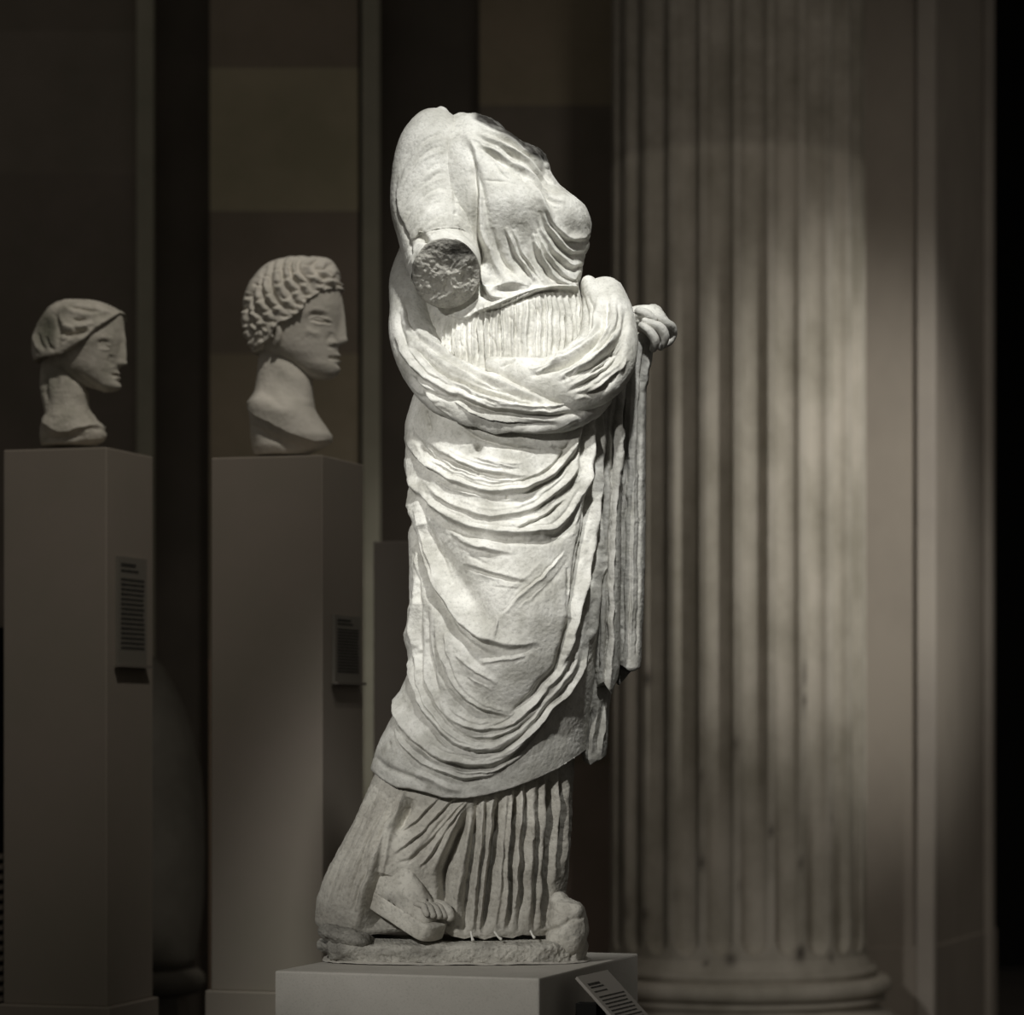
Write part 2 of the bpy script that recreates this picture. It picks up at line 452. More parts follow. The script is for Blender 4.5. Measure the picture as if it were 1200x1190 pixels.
# back wall (deep recesses, their darkness put into its colour) and the shallow piers that stand forward of it
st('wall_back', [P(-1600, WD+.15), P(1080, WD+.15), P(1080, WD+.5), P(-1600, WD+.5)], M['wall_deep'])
z = lambda y: PZ(y, WD)
mA = blocks('limestone_courses_left', M['wall_dark'], [z(900), z(420), z(205), z(40)], [(.95, 1.0, .86), (.68, .66, .66), (.70, .68, .68), (.76, .75, .74), (.66, .65, .63)])
mB = blocks('limestone_courses_middle', M['wall_dark'], [z(775), z(420), z(252), z(82)], [(1.6, 1.35, 1.2), (1.25, 1.2, 1.05), (.95, .9, .86), (1.55, 1.55, 1.3), (1.0, .95, .88)])
mC = blocks('limestone_courses_right', M['wall_dark'], [z(900), z(560), z(330), z(127)], [(1.2, 1.1, 1.1), (1.0, .95, .9), (.9, .85, .8), (.75, .73, .72), (1.15, 1.1, .95)])
st('wall_left', [P(-1600, WD), P(162, WD), P(162, WD+.3), P(-1600, WD+.3)], mA)
st('wall_middle', [P(246, WD), P(420, WD), P(420, WD+.3), P(246, WD+.3)], mB)
st('wall_right', [P(562, WD), P(1000, WD), P(1000, WD+.3), P(562, WD+.3)], mC)
st('trim_1', [P(160, WD-.04), P(181, WD-.04), P(181, WD+.2), P(160, WD+.2)], M['wall_strip'], bevel=.01)
st('trim_2', [P(424, WD-.04), P(446, WD-.04), P(446, WD+.2), P(424, WD+.2)], M['wall_strip'], bevel=.01)
# the corner pier at the right with its reveal running back into the dark doorway
A0 = P(960, 10.95); A1 = P(1070, 10.95); A2 = P(1092, 10.95); A3 = P(1152, 11.75); A4 = P(1166, 11.95)
zl = PZ(1109, 10.95)
def off(p, dx, dy): return (p[0]+dx, p[1]+dy)
st('wall_pier', [A0, A1, off(A1, .0, .012), off(A1, .012, .012), off(A1, .012, 0), A2, A3, A4, (A4[0], 13.0), (A0[0], 13.0)], M['wall_mid'], zl, ZT)
st('trim_3', [off(A1, .010, -.022), off(A2, .004, -.022), off(A2, .018, .0), off(A2, .0, .05), off(A1, .012, .05)], M['bead'], 0.0, ZT, .006)
st('trim_4', [off(A3, .0, -.012), off(A3, .035, .0), off(A3, .06, .10), off(A3, .0, .10)], M['bead'], 0.0, ZT, .006)
dd = .007
st('baseboard_pier', [off(A0, 0, -dd), off(A2, dd, -dd), off(A4, dd, -dd), (A4[0]+dd, 13.0), (A0[0], 13.0)], M['wall_mid'], 0.0, zl, .008)
st('wall_doorway', [(1.7, 15.5), (8.5, 15.5), (8.5, 15.8), (1.7, 15.8)], M['black'])  # black colour stands for the darkness beyond the doorway
st('wall_passage', [(A4[0]+.01, 13.0), (A4[0]+.02, 15.5), (A4[0]-.3, 15.5), (A4[0]-.3, 13.0)], M['black'])  # same painted darkness along the side of the passage

# ------------------------------------------------------------------ fluted column
def column():
    D = 10.62; cx = PX(865, D); R = 150/F*D
    root = empty('fluted_column', (cx, D, 0), 'tall fluted limestone column behind the statue to its right', 'column')
    zb = PZ(1122, D); ztop = ZT
    nfl = 24; per = 28; C = nfl*per
    th = np.arange(C)/C*2*math.pi
    zs = np.concatenate([np.linspace(zb-.02, zb+.12, 40), np.linspace(zb+.13, ztop, 160)])
    ph = np.radians(-90-4.6)
    u = ((th-ph)/(2*math.pi/nfl)) % 1.0        # 0 at a fillet centre
    uu = (u-0.5)/0.375
    G = np.zeros((len(zs), C, 3)); pat = np.zeros((len(zs), C))
    zend = zb+.035
    for i, zz in enumerate(zs):
        Rz = R*(1-.012*max(0, (zz-zb))/(ztop-zb)*2)
        if zz < zb+.02: Rz += (zb+.02-zz)*0.55
        rem = (zz-zend)/0.055
        if rem <= 0: dep = np.zeros(C)
        else:
            k = 1.0 if rem >= 1 else math.sqrt(1-(1-rem)**2)
            dep = np.where(np.abs(uu) < k, np.sqrt(np.clip(1-(uu/max(k, 1e-3))**2, 0, 1))*k, 0)
        # chipped arrises and drum joints
        r = Rz-.042*dep**0.85
        for jy in (190, 658):
            jz = PZ(jy, D)
            r -= .004*math.exp(-((zz-jz)/.010)**2)
        G[i, :, 0] = cx+r*np.cos(th); G[i, :, 1] = D+r*np.sin(th); G[i, :, 2] = zz
    X, Y, Z = G[..., 0].ravel(), G[..., 1].ravel(), G[..., 2].ravel()
    px = 600+X/Y*F*(Y/D)
    rr = np.random.default_rng(3)
    for k in range(46):                          # small dark chips and stains on the lower drums
        a0 = rr.uniform(-160, -30); zc = zb+rr.gamma(1.6, .32)
        s1 = rr.uniform(.008, .022)
        ax = cx+R*math.cos(math.radians(a0)); ay = D+R*math.sin(math.radians(a0))
        pat.ravel()[:] += rr.uniform(.4, .95)*np.exp(-(((X-ax)**2+(Y-ay)**2)/s1**2+((Z-zc)/(s1*1.4))**2))
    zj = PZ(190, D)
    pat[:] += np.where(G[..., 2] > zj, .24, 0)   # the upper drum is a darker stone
    r_, c_ = np.meshgrid(np.arange(len(zs)-1), np.arange(C), indexing='ij')
    a = (r_*C+c_).ravel(); b = (r_*C+(c_+1) % C).ravel()
    q = np.stack([a, b, b+C, a+C], 1)
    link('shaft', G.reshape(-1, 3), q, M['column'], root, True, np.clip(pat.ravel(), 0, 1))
    # attic base turned on the lathe
    k = D/F
    prof = [(zb-.02, R+.004), (PZ(1128, D), R+.010), (PZ(1130, D), .487), (PZ(1137, D), .490), (PZ(1139, D), .478), (PZ(1141, D), .478)]
    tc = PZ(1151, D); tr = 10.5*k
    for s_ in range(13):
        an = math.pi/2-s_/12*math.pi
        prof.append((tc+tr*math.sin(an), .508+tr*math.cos(an)))
    prof += [(PZ(1163, D), .497), (PZ(1164, D), .515), (PZ(1169, D), .517), (PZ(1170, D), .50)]
    for s_ in range(9):
        f = s_/8; prof.append((PZ(1170+14*f, D), .50-.02*math.sin(f*math.pi)+.03*f))
    prof += [(PZ(1186, D), .545), (PZ(1190, D), .548)]
    tc2 = PZ(1206, D)
    for s_ in range(13):
        an = math.pi/2-s_/12*math.pi
        prof.append((tc2+15*k*math.sin(an), .55+15*k*math.cos(an)))
    n = 128; V = []; Fc = []
    for zz, r in prof:
        for j in range(n):
            t = j/n*2*math.pi; V.append((cx+r*math.cos(t), D+r*math.sin(t), zz))
    for i in range(len(prof)-1):
        for j in range(n):
            Fc.append((i*n+j, (i+1)*n+j, (i+1)*n+(j+1) % n, i*n+(j+1) % n))
    link('moulded_base', V, Fc, M['column'], root)
    zl_ = prof[-1][0]
    prism('square_plinth', [(cx-.62, D-.62), (cx+.62, D-.62), (cx+.62, D+.62), (cx-.62, D+.62)], 0.0, zl_+.002, M['column'], root, .006)
column()

# ------------------------------------------------------------------ boxes: pedestals and plinth
def yawfoot(corner, w1, w2, th):
    c, s = math.cos(math.radians(th)), math.sin(math.radians(th))
    x, y = corner
    return [(x-w1*c, y+w1*s), (x, y), (x+w2*s, y+w2*c), (x-w1*c+w2*s, y+w1*s+w2*c)]

def word_lines(name, parent, origin, u, v, n, width, height, lines, m, rr):
    """rows of tiny word marks lying on a card: origin top-left, u right, v down, n outwards"""
    V = []; Fc = []
    o = Vector(origin); u = Vector(u); v = Vector(v); n = Vector(n)
    for (ty, th_, length, bold) in lines:
        x = 0.10
        end = 0.10+length
        while x < end-0.02:
            wl = min(rr.uniform(.03, .11), end-x)
            i = len(V)
            for (a, b) in ((x, ty), (x+wl, ty), (x+wl, ty+th_), (x, ty+th_)):
                p = o+u*(a*width)+v*(b*height)+n*0.0012
                V.append(tuple(p))
            for (a, b) in ((x, ty), (x+wl, ty), (x+wl, ty+th_), (x, ty+th_)):
                V.append(tuple(o+u*(a*width)+v*(b*height)+n*0.0002))
            Fc += [(i, i+1, i+2, i+3), (i+7, i+6, i+5, i+4), (i, i+4, i+5, i+1), (i+1, i+5, i+6, i+2), (i+2, i+6, i+7, i+3), (i+3, i+7, i+4, i)]
            x += wl+.02
    ob = link(name, V, Fc, m, parent, smooth=False)
    return ob

def card(name, parent, tl, u, v, n, width, height, thick, m):
    tl = Vector(tl); u = Vector(u); v = Vector(v); n = Vector(n)
    V = []
    for k in (0, -thick):
        for a, b in ((0, 0), (1, 0), (1, 1), (0, 1)):
            V.append(tuple(tl+u*a*width+v*b*height+n*k))
    Fc = [(3, 2, 1, 0), (4, 5, 6, 7), (0, 1, 5, 4), (1, 2, 6, 5), (2, 3, 7, 6), (3, 0, 4, 7)]
    return link(name, V, Fc, m, parent, smooth=False)

def pedestal(label, corner_px, D, w1, w2, th, ytop, ystep, m, lab=None, name='tall_pedestal'):
    foot = yawfoot(P(corner_px, D), w1, w2, th)
    cx = sum(p[0] for p in foot)/4; cy = sum(p[1] for p in foot)/4
    zt = PZ(ytop, D); zs = PZ(ystep, D) if ystep else 0.0
    r = empty(name, (cx, cy, 0), label, 'pedestal')
    prism('shaft', foot, zs, zt, m, r, .004)
    if ystep:
        ff = []
        for x, y in foot:
            d = Vector((x-cx, y-cy)); d = d*(1+.012/d.length*1.4); ff.append((cx+d.x, cy+d.y))
        prism('base', ff, 0.0, zs+.001, m, r, .004)
    if lab:
        s0, s1, ya, yb = lab      # fractions along the right-hand side face, heights in the photo
        c, s = math.cos(math.radians(th)), math.sin(math.radians(th))
        u = Vector((s, c, 0)); n = Vector((c, -s, 0)); v = Vector((0, 0, -1))
        base = Vector((foot[1][0], foot[1][1], PZ(ya, D+w2/2)))
        hh = (yb-ya)/F*(D+w2/2)
        tl = base+u*(s0*w2)+n*.008
        wd = (s1-s0)*w2
        cd_ = card('label_card', r, tl, u, v, n, wd, hh, .008, M['plate_dark'])
        rr = random.Random(5)
        word_lines('printed_text', cd_, (0, 0, 0), u, v, n, wd, hh, [], M['ink'], rr) if False else None
        lines = [(.06, .03, .5, 1)]+[(.12+.0, .02, .6, 0)]+[(.2+i*.045, .022, .8, 0) for i in range(15)]
        t = word_lines('printed_text', None, tl, u, v, n, wd, hh, lines, M['ink'], rr)
        t.parent = cd_; t.data.transform(__import__('mathutils').Matrix.Translation(-r.location))
        card('card_ledge', r, tl+v*hh-u*.01, u, v, (n), wd+.02, .006, .016, M['wall_deep']).data.transform(__import__('mathutils').Matrix.Translation(n*.012))
    return r, foot, zt

pedestal('tall taupe pedestal with a label card, leftmost, carrying the smaller female head', 125, 7.6, .288, .288, 17, 524, 1181, M['pedestal'], (.18, .80, 654, 780))
pedestal('tall taupe pedestal with a label card, carrying the short-haired youth head', 378, 7.5, .30, .30, 17, 533, 1165, M['pedestal'], (.22, .86, 722, 800))
pedestal('lower pale pedestal half hidden behind the draped statue', 505, 8.6, .17, .22, 12, 634, None, M['pedestal2'], None, 'low_pedestal')
MP, mfoot, mz = pedestal('pale stone block plinth with a tilted label, under the headless draped statue', 632, 5.8, .554, .666, 19, 1147, None, M['plinth'], None, 'statue_plinth')
# tilted reading panel fixed to the right-hand side of the plinth
lp = (lambda px, py, D: Vector((PX(px, D), D, PZ(py, D))))
tl = lp(676, 1145, 5.90); tr_ = lp(712, 1137, 6.02); bl = lp(720, 1222, 5.78)
u = (tr_-tl); wd = u.length; u.normalize()
vv = (bl-tl); vv -= u*vv.dot(u); vv.normalize()
nn = u.cross(vv); 
if nn.y > 0: nn = -nn
lr = empty('label_panel', tuple(tl), 'small tilted grey text panel on the right side of the statue plinth', 'label')
hh = .19
cp = card('panel', lr, tl, u, vv, nn, wd*1.0, hh, .006, M['plate'])
rr = random.Random(11)
tlines = [(.115, .026, .36, 1), (.165, .014, .40, 0), (.225, .012, .42, 0)]+[(.30+i*.048, .013, .80-.04*(i % 3), 0) for i in range(13)]
word_lines('printed_text', lr, tl, u, vv, nn, wd, hh, tlines, M['ink'], rr)
sd = Vector((math.cos(math.radians(19)), -math.sin(math.radians(19)), 0))
q0 = tl+u*.02+vv*.05-nn*.006
prism('shadow_gap_bracket', [(q0.x, q0.y), (q0.x+.02, q0.y+.045), (q0.x-.03, q0.y+.06), (q0.x-.04, q0.y+.02)], mz-.14, mz-.06, M['black'], lr)  # its black stands in for the shadow gap beneath the panel

# ------------------------------------------------------------------ dark urn and cabinet at the back left
def urn():
    D = 9.6; cx = PX(160, D); k = D/F
    root = empty('stone_urn', (cx, D, 0), 'large dark rounded stone urn standing between the two tall pedestals', 'urn')
    prof = [(768, 18), (780, 30), (800, 42), (830, 56), (860, 66), (900, 75), (950, 79), (1000, 80), (1050, 79), (1090, 75), (1120, 70), (1134, 68)]
    foot = [(1134, 66), (1137, 74), (1142, 79), (1149, 81), (1156, 79), (1163, 74), (1165, 66)]
    for nm, pr in (('body', prof), ('foot_ring', foot)):
        V = []; Fc = []; n = 64; pr2 = [(pr[0][0], 1)]+pr+[(pr[-1][0], 1)]
        for y, r in pr2:
            for j in range(n):
                t = j/n*2*math.pi; V.append((cx+r*k*math.cos(t), D+r*k*math.sin(t), PZ(y, D)))
        for i in range(len(pr2)-1):
            for j in range(n): Fc.append((i*n+j, (i+1)*n+j, (i+1)*n+(j+1) % n, i*n+(j+1) % n))
        link(nm, V, Fc, M['urn'], root)
    s = 55*k
    prism('pedestal', [(cx-s, D-s), (cx+s, D-s), (cx+s, D+s), (cx-s, D+s)], 0, PZ(1165, D), M['urn'], root)
urn()
def cabinet():
    D = 8.3
    x1 = PX(5, D); x0 = x1-.45
    root = empty('dark_cabinet', ((x0+x1)/2, D+.2, 0), 'dark louvred cabinet at the left edge behind the leftmost pedestal', 'cabinet')
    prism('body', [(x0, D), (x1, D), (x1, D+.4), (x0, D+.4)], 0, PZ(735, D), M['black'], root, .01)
    V = []; Fc = []
    for i in range(20):
        z0 = .35+i*.028
        b = len(V)
        for x, y, zz in ((x0+.02, D-.012, z0), (x1-.003, D-.012, z0), (x1-.003, D+.002, z0+.014), (x0+.02, D+.002, z0+.014), (x0+.02, D+.002, z0-.004), (x1-.003, D+.002, z0-.004)): V.append((x, y, zz))
        Fc += [(b, b+1, b+2, b+3), (b+4, b+5, b+1, b)]
    link('louvres', V, Fc, M['wall_dark'], root, smooth=False)
cabinet()
# ------------------------------------------------------------------ the headless draped statue
DS = 6.25
FS = Frame(DS)
statue = empty('marble_statue', (PX(530, DS), DS, mz), 'headless, nearly armless white marble statue of a draped woman on the pale plinth', 'statue')

# --- torso: broken neck, bodice, girdle and pleated waist
def torso_patina(x, y, d):
    v = np.zeros_like(x)
    # broken surface of the neck: everything above the line of the neckline
    yl = np.interp(x, [540, 560, 575, 600, 620, 632, 645], [139, 148, 158, 172, 188, 194, 194])
    v += 0.95*np.clip((yl+2-y)/4+.5, 0, 1)*np.clip((x-552)/8, 0, 1)
    return v
torso_rows = [(134, 536, 566, -10, 14, 30), (138, 524, 578, -8, 26, 40), (146, 515, 591, -6, 38, 50), (157, 505, 606, -4, 48, 58), (168, 500, 619, -2, 56, 62),
    (176, 497, 632, 0, 60, 64), (184, 494, 639, 0, 64, 66), (194, 492, 642, 0, 68, 68), (205, 490, 647, 0, 72, 70), (218, 489, 655, 0, 75, 72), (232, 488, 670, 0, 78, 74),
    (248, 488, 685, 0, 80, 74), (262, 488, 688, 0, 78, 74), (282, 490, 684, 0, 74, 72), (305, 494, 680, 0, 71, 70), (326, 498, 679, 0, 70, 70), (334, 498, 677, 0, 70, 70),
    (345, 498, 679, 0, 67, 70), (370, 496, 686, 0, 66, 72), (400, 494, 697, 0, 70, 74), (440, 492, 705, 0, 74, 76), (470, 492, 705, 0, 74, 76)]
ts = [
    # straps and neckline folds from the shoulder across the breast
    K('A', 'r', 5, 7, (345, 125), (375, 190), (392, 260), (398, 350), (402, 430), (418, 520), (445, 590), (480, 640)),
    K('A', 'g', 4, 9, (352, 170), (376, 240), (384, 330), (384, 430), (386, 500), (396, 560), (400, 640)),
    K('A', 'g', 3.5, 5, (385, 200), (400, 300), (412, 380), (430, 480), (455, 570), (500, 640)),
    K('A', 'f', 5, 4.5, (365, 150), (430, 195), (500, 235), (560, 275), (610, 320), (650, 362), (690, 378)),
    K('A', 'f', 4.5, 4.5, (380, 135), (450, 168), (520, 205), (580, 245), (630, 295), (680, 330)),
    K('A', 'f', 4, 4, (400, 120), (470, 150), (540, 190), (590, 230), (640, 268)),
    K('A', 'f', 4.5, 4, (545, 190), (585, 215), (625, 250), (660, 300)),
    K('A', 'r', 5, 5, (590, 205), (620, 215), (632, 240)),
    K('A', 'g', 3, 4, (385, 185), (440, 218), (500, 262), (548, 300), (590, 345)),
    K('A', 'g', 2.2, 2.5, (370, 165), (460, 200), (530, 250)),
    K('A', 'g', 1.5, 1.6, (410, 310), (455, 315), (500, 322)),
    K('A', 'g', 1.5, 1.6, (440, 240), (470, 280), (495, 310)),
    # swags below the left breast
    K('A', 'f', 5, 5, (600, 330), (625, 400), (655, 455), (695, 490), (735, 485), (770, 450)),
    K('A', 'f', 4.5, 5, (605, 370), (630, 450), (660, 500), (700, 535), (745, 520), (772, 480)),
    K('A', 'f', 4.5, 4.5, (600, 420), (625, 500), (665, 555), (710, 585), (755, 560)),
    K('A', 'f', 4, 4.5, (600, 470), (630, 560), (670, 610), (710, 630), (750, 600)),
    K('A', 'f', 3.5, 4, (590, 520), (625, 600), (660, 645), (700, 660)),
    K('A', 'r', 6, 4, (560, 290), (600, 350), (625, 410), (640, 440)),
    # long folds running down to the girdle
    K('A', 'f', 3.5, 5, (485, 470), (510, 530), (545, 590), (585, 655)),
    K('A', 'f', 3.0, 4, (510, 480), (545, 550), (590, 620), (615, 655)),
    K('A', 'f', 4, 5, (585, 490), (605, 560), (640, 620), (660, 660)),
    K('A', 'g', 3.2, 5, (440, 470), (470, 570), (520, 640), (555, 665)),
    K('A', 'g', 2.5, 4, (600, 545), (630, 610), (650, 650)),
    K('A', 'g', 2.5, 4, (560, 560), (590, 610), (610, 650)),
    K('A', 'r', 5, 6, (405, 380), (420, 470), (440, 560), (470, 630), (520, 660)),
    K('A', 'f', 4, 5, (400, 600), (412, 660), (440, 710), (490, 715)),
    K('A', 'g', 3, 5, (385, 620), (390, 680), (420, 730)),
    K('A', 'r', 5, 7, (430, 690), (470, 665), (530, 655), (565, 675)),
    K('A', 'g', 2, 3, (455, 690), (500, 690), (550, 688)),
    K('S', 'r', 3, 3, (720, 590), (760, 700), (810, 790), (870, 830)),
    K('S', 'g', 3, 4, (690, 640), (730, 740), (780, 820), (850, 860)),
    # overhang of the blouse above the girdle, the cord itself
    K('S', 's', 16, 6, (440, 950), (560, 980), (640, 985), (700, 940), (800, 915), (880, 900), (960, 860)),
    K('B', 's', 16, 6, (395, 140), (440, 118), (500, 90), (560, 62), (620, 46), (680, 36), (745, 30)),
    K('B', 'r', 1.9, 5.5, (470, 118), (510, 98), (560, 72), (600, 56), (650, 44), (700, 38), (745, 36)),
    K('B', 'g', 2.2, 5, (440, 130), (510, 106), (570, 78), (640, 55), (745, 45)),
]
prng = random.Random(21)
xx = 497.0
while xx < 694:                                    # crinkled pleats of the waist
    wv = prng.uniform(1.5, 2.3)
    y0 = float(np.interp(xx, [497, 540, 575, 600, 640, 690], [372, 372, 362, 350, 338, 334]))+4
    y1 = 440
    m1 = prng.uniform(-2.5, 2.5); lean = (xx-600)*.03
    pts = [(xx-lean, y0), (xx+m1*.5, y0+22), (xx+m1*.3+prng.uniform(-1.5, 1.5), y0+45), (xx+m1+lean, y1)]
    ts.append(('r' if prng.random() < .75 else 'f', wv, prng.uniform(3.2, 5.2), pts))
    if prng.random() < .35:
        ya = prng.uniform(y0+10, y0+40); ts.append(('g', 1.3, 2.0, [(xx-4, ya), (xx+3, ya+12), (xx+6, ya+30)]))
    xx += prng.uniform(4.6, 7.6)
tb = [(597, 252, 30, 36, 9, -10), (666, 262, 24, 28, 8, 0), (640, 235, 9, 40, -7, -10), (600, 320, 28, 16, -4, 0), (690, 300, 16, 30, 6, 0),
      (575, 160, 40, 12, 5, 28), (628, 186, 9, 7, 5, 0), (640, 400, 45, 40, 8, 0), (600, 158, 26, 7, -5, 35)]
G = loft_grid(torso_rows, 380, 70, 420)
ts = [(q[0], q[1], q[2]*(1.6 if q[0] == 'f' else 1.0), q[3]) for q in ts]
ts += minors(ts, 14, 5)
finish('torso', G, FS, M['marble'], statue, ts, tb, rough=.18, gain=1.12, warp=.7, patina_shade=torso_patina,
       rough_mask=lambda G: 1+2.5*(G[..., 1] < np.interp(G[..., 0], [540, 575, 600, 630], [142, 158, 172, 194])))

# --- upper arm with its sleeve and the broken stump
arm = tube_grid([(517, 136, -4, 10, 14), (515, 142, -2, 22, 28), (511, 156, 4, 35, 38), (508, 176, 10, 43, 44), (507, 205, 16, 48, 46), (508, 240, 26, 50, 46),
                 (513, 272, 42, 47, 46), (519, 302, 56, 44, 44), (523, 321, 94, 39, 43)], nu=240, step=1.2, capr=2)
as_ = []
ar = random.Random(4)
for i in range(9):                                  # wrinkles radiating from the buttoned seam
    yy = 160+i*16+ar.uniform(-3, 3); sx = 523+i*.9
    yy = cv([(0, yy)], 40)[0][1]
    as_.append(('g', 1.7, 1.5, [(sx-3, yy), (sx-16, yy+4), (sx-32, yy+16+ar.uniform(0, 10)), (sx-50, yy+42)]))
    as_.append(('r', 2.0, 1.2, [(sx-3, yy+6), (sx-18, yy+12), (sx-34, yy+26), (sx-52, yy+56)]))
    as_.append(('g', 1.5, 1.3, [(sx+3, yy), (sx+12, yy+3), (sx+24, yy+12+ar.uniform(0, 5))]))
    as_.append(('r', 1.8, 1.0, [(sx+3, yy+6), (sx+12, yy+10), (sx+24, yy+20)]))
as_ += [K('A', 'g', 1.6, 1.4, (280, 130), (290, 230), (303, 340), (312, 430)),
        K('A', 'r', 2.4, 1.6, (272, 140), (280, 230), (293, 340), (302, 420)),
        K('A', 'g', 3.0, 4.0, (182, 485), (205, 525), (240, 570)),
        K('A', 'f', 4, 2.6, (150, 190), (110, 300), (120, 420), (160, 520)),
        K('A', 'g', 2.5, 2, (180, 150), (130, 230), (105, 330)),
        K('A', 'g', 2, 1.6, (330, 150), (350, 230), (355, 330)),
        K('S', 'g', 2.2, 2.5, (60, 200), (110, 320), (160, 480), (170, 600)),
        K('S', 'r', 2.2, 2.0, (210, 380), (180, 470), (170, 560), (190, 660))]
holes = [(495.5, 284, 3.6, 3.6, -14, 0), (528.5, 186.5, 1.5, 1.5, -4, 0), (531, 223, 1.5, 1.5, -4, 0), (534, 253, 1.5, 1.5, -4, 0)]
as_ = [q if len(q[3]) < 0 else q for q in as_]
finish('upper_arm', arm, FS, M['marble'], statue, as_, [(*cv([(q[0], q[1])], 60)[0], *q[2:]) for q in holes], rough=.14, close_bot=False)
# the rough break closing the arm
lr_ = arm[-1]; cc = lr_.mean(axis=0)
disc = []
nrm = np.array([0.12, 0.40, 0.90])
for k_ in range(34):
    f = 1-k_/33.0*0.985
    r = cc+(lr_-cc)*f + nrm*(5.0*(1-f**4)); disc.append(r)
disc.insert(0, cc+(lr_-cc)*1.004-nrm*5)
disc = np.array(disc)
def st_pat(x, y, d):
    return 0.9*np.exp(-(((x-541)/23)**2+((y-310)/18)**2)**1.5)+0.6*np.exp(-(((x-487)/7)**2+((y-335)/24)**2))+.4*np.exp(-(((x-512)/14)**2+((y-306)/9)**2))
Rn, Cn, _ = disc.shape
nz = vnoise(disc.reshape(-1, 3), 5.0, 31)*1.3+vnoise(disc.reshape(-1, 3), 2.4, 32)*.8+vnoise(disc.reshape(-1, 3), 13, 33)*2.6
msk = np.repeat(np.clip(np.arange(Rn)/5.0, 0, 1), Cn)
Vd = disc.reshape(-1, 3)+nrm*(nz*msk)[:, None]
r_, c_ = np.meshgrid(np.arange(Rn-1), np.arange(Cn), indexing='ij')
a = (r_*Cn+c_).ravel(); b = (r_*Cn+(c_+1) % Cn).ravel()
qd = np.stack([a, b, b+Cn, a+Cn], 1)
Wd = FS(Vd)
fn = np.cross(Wd[qd[:, 1]]-Wd[qd[:, 0]], Wd[qd[:, 3]]-Wd[qd[:, 0]]).sum(axis=0)
if fn[1] > 0: qd = qd[:, ::-1]
link('broken_stump', Wd, qd.copy(), M['fracture'], statue, True, np.clip(st_pat(Vd[:, 0], Vd[:, 1], Vd[:, 2]), 0, 1))

# --- mantle wrapped round hips and legs
hem = [(430, 898), (437, 901), (450, 911), (465, 919), (480, 920), (500, 925), (520, 931), (545, 932), (570, 928), (600, 920), (630, 909), (655, 898), (672, 888), (684, 880), (700, 868)]
hx = [p[0] for p in hem]; hy = [p[1] for p in hem]
m_rows = [(440, 494, 712, 0, 76, 80), (460, 486, 716, 0, 82, 82), (480, 479, 719, 0, 86, 84), (505, 474, 720, 0, 89, 86), (540, 476, 719, 0, 92, 88), (572, 479, 717, 0, 94, 88),
    (650, 479, 713, 2, 96, 86), (720, 480, 706, 4, 97, 84), (770, 482, 700, 4, 93, 82), (800, 475, 697, 3, 88, 80), (830, 464, 694, 0, 84, 80), (860, 451, 690, 0, 80, 80), (885, 441, 687, 0, 78, 80),
    (900, 436, 684, 0, 76, 80), (935, 430, 676, 0, 74, 80)]
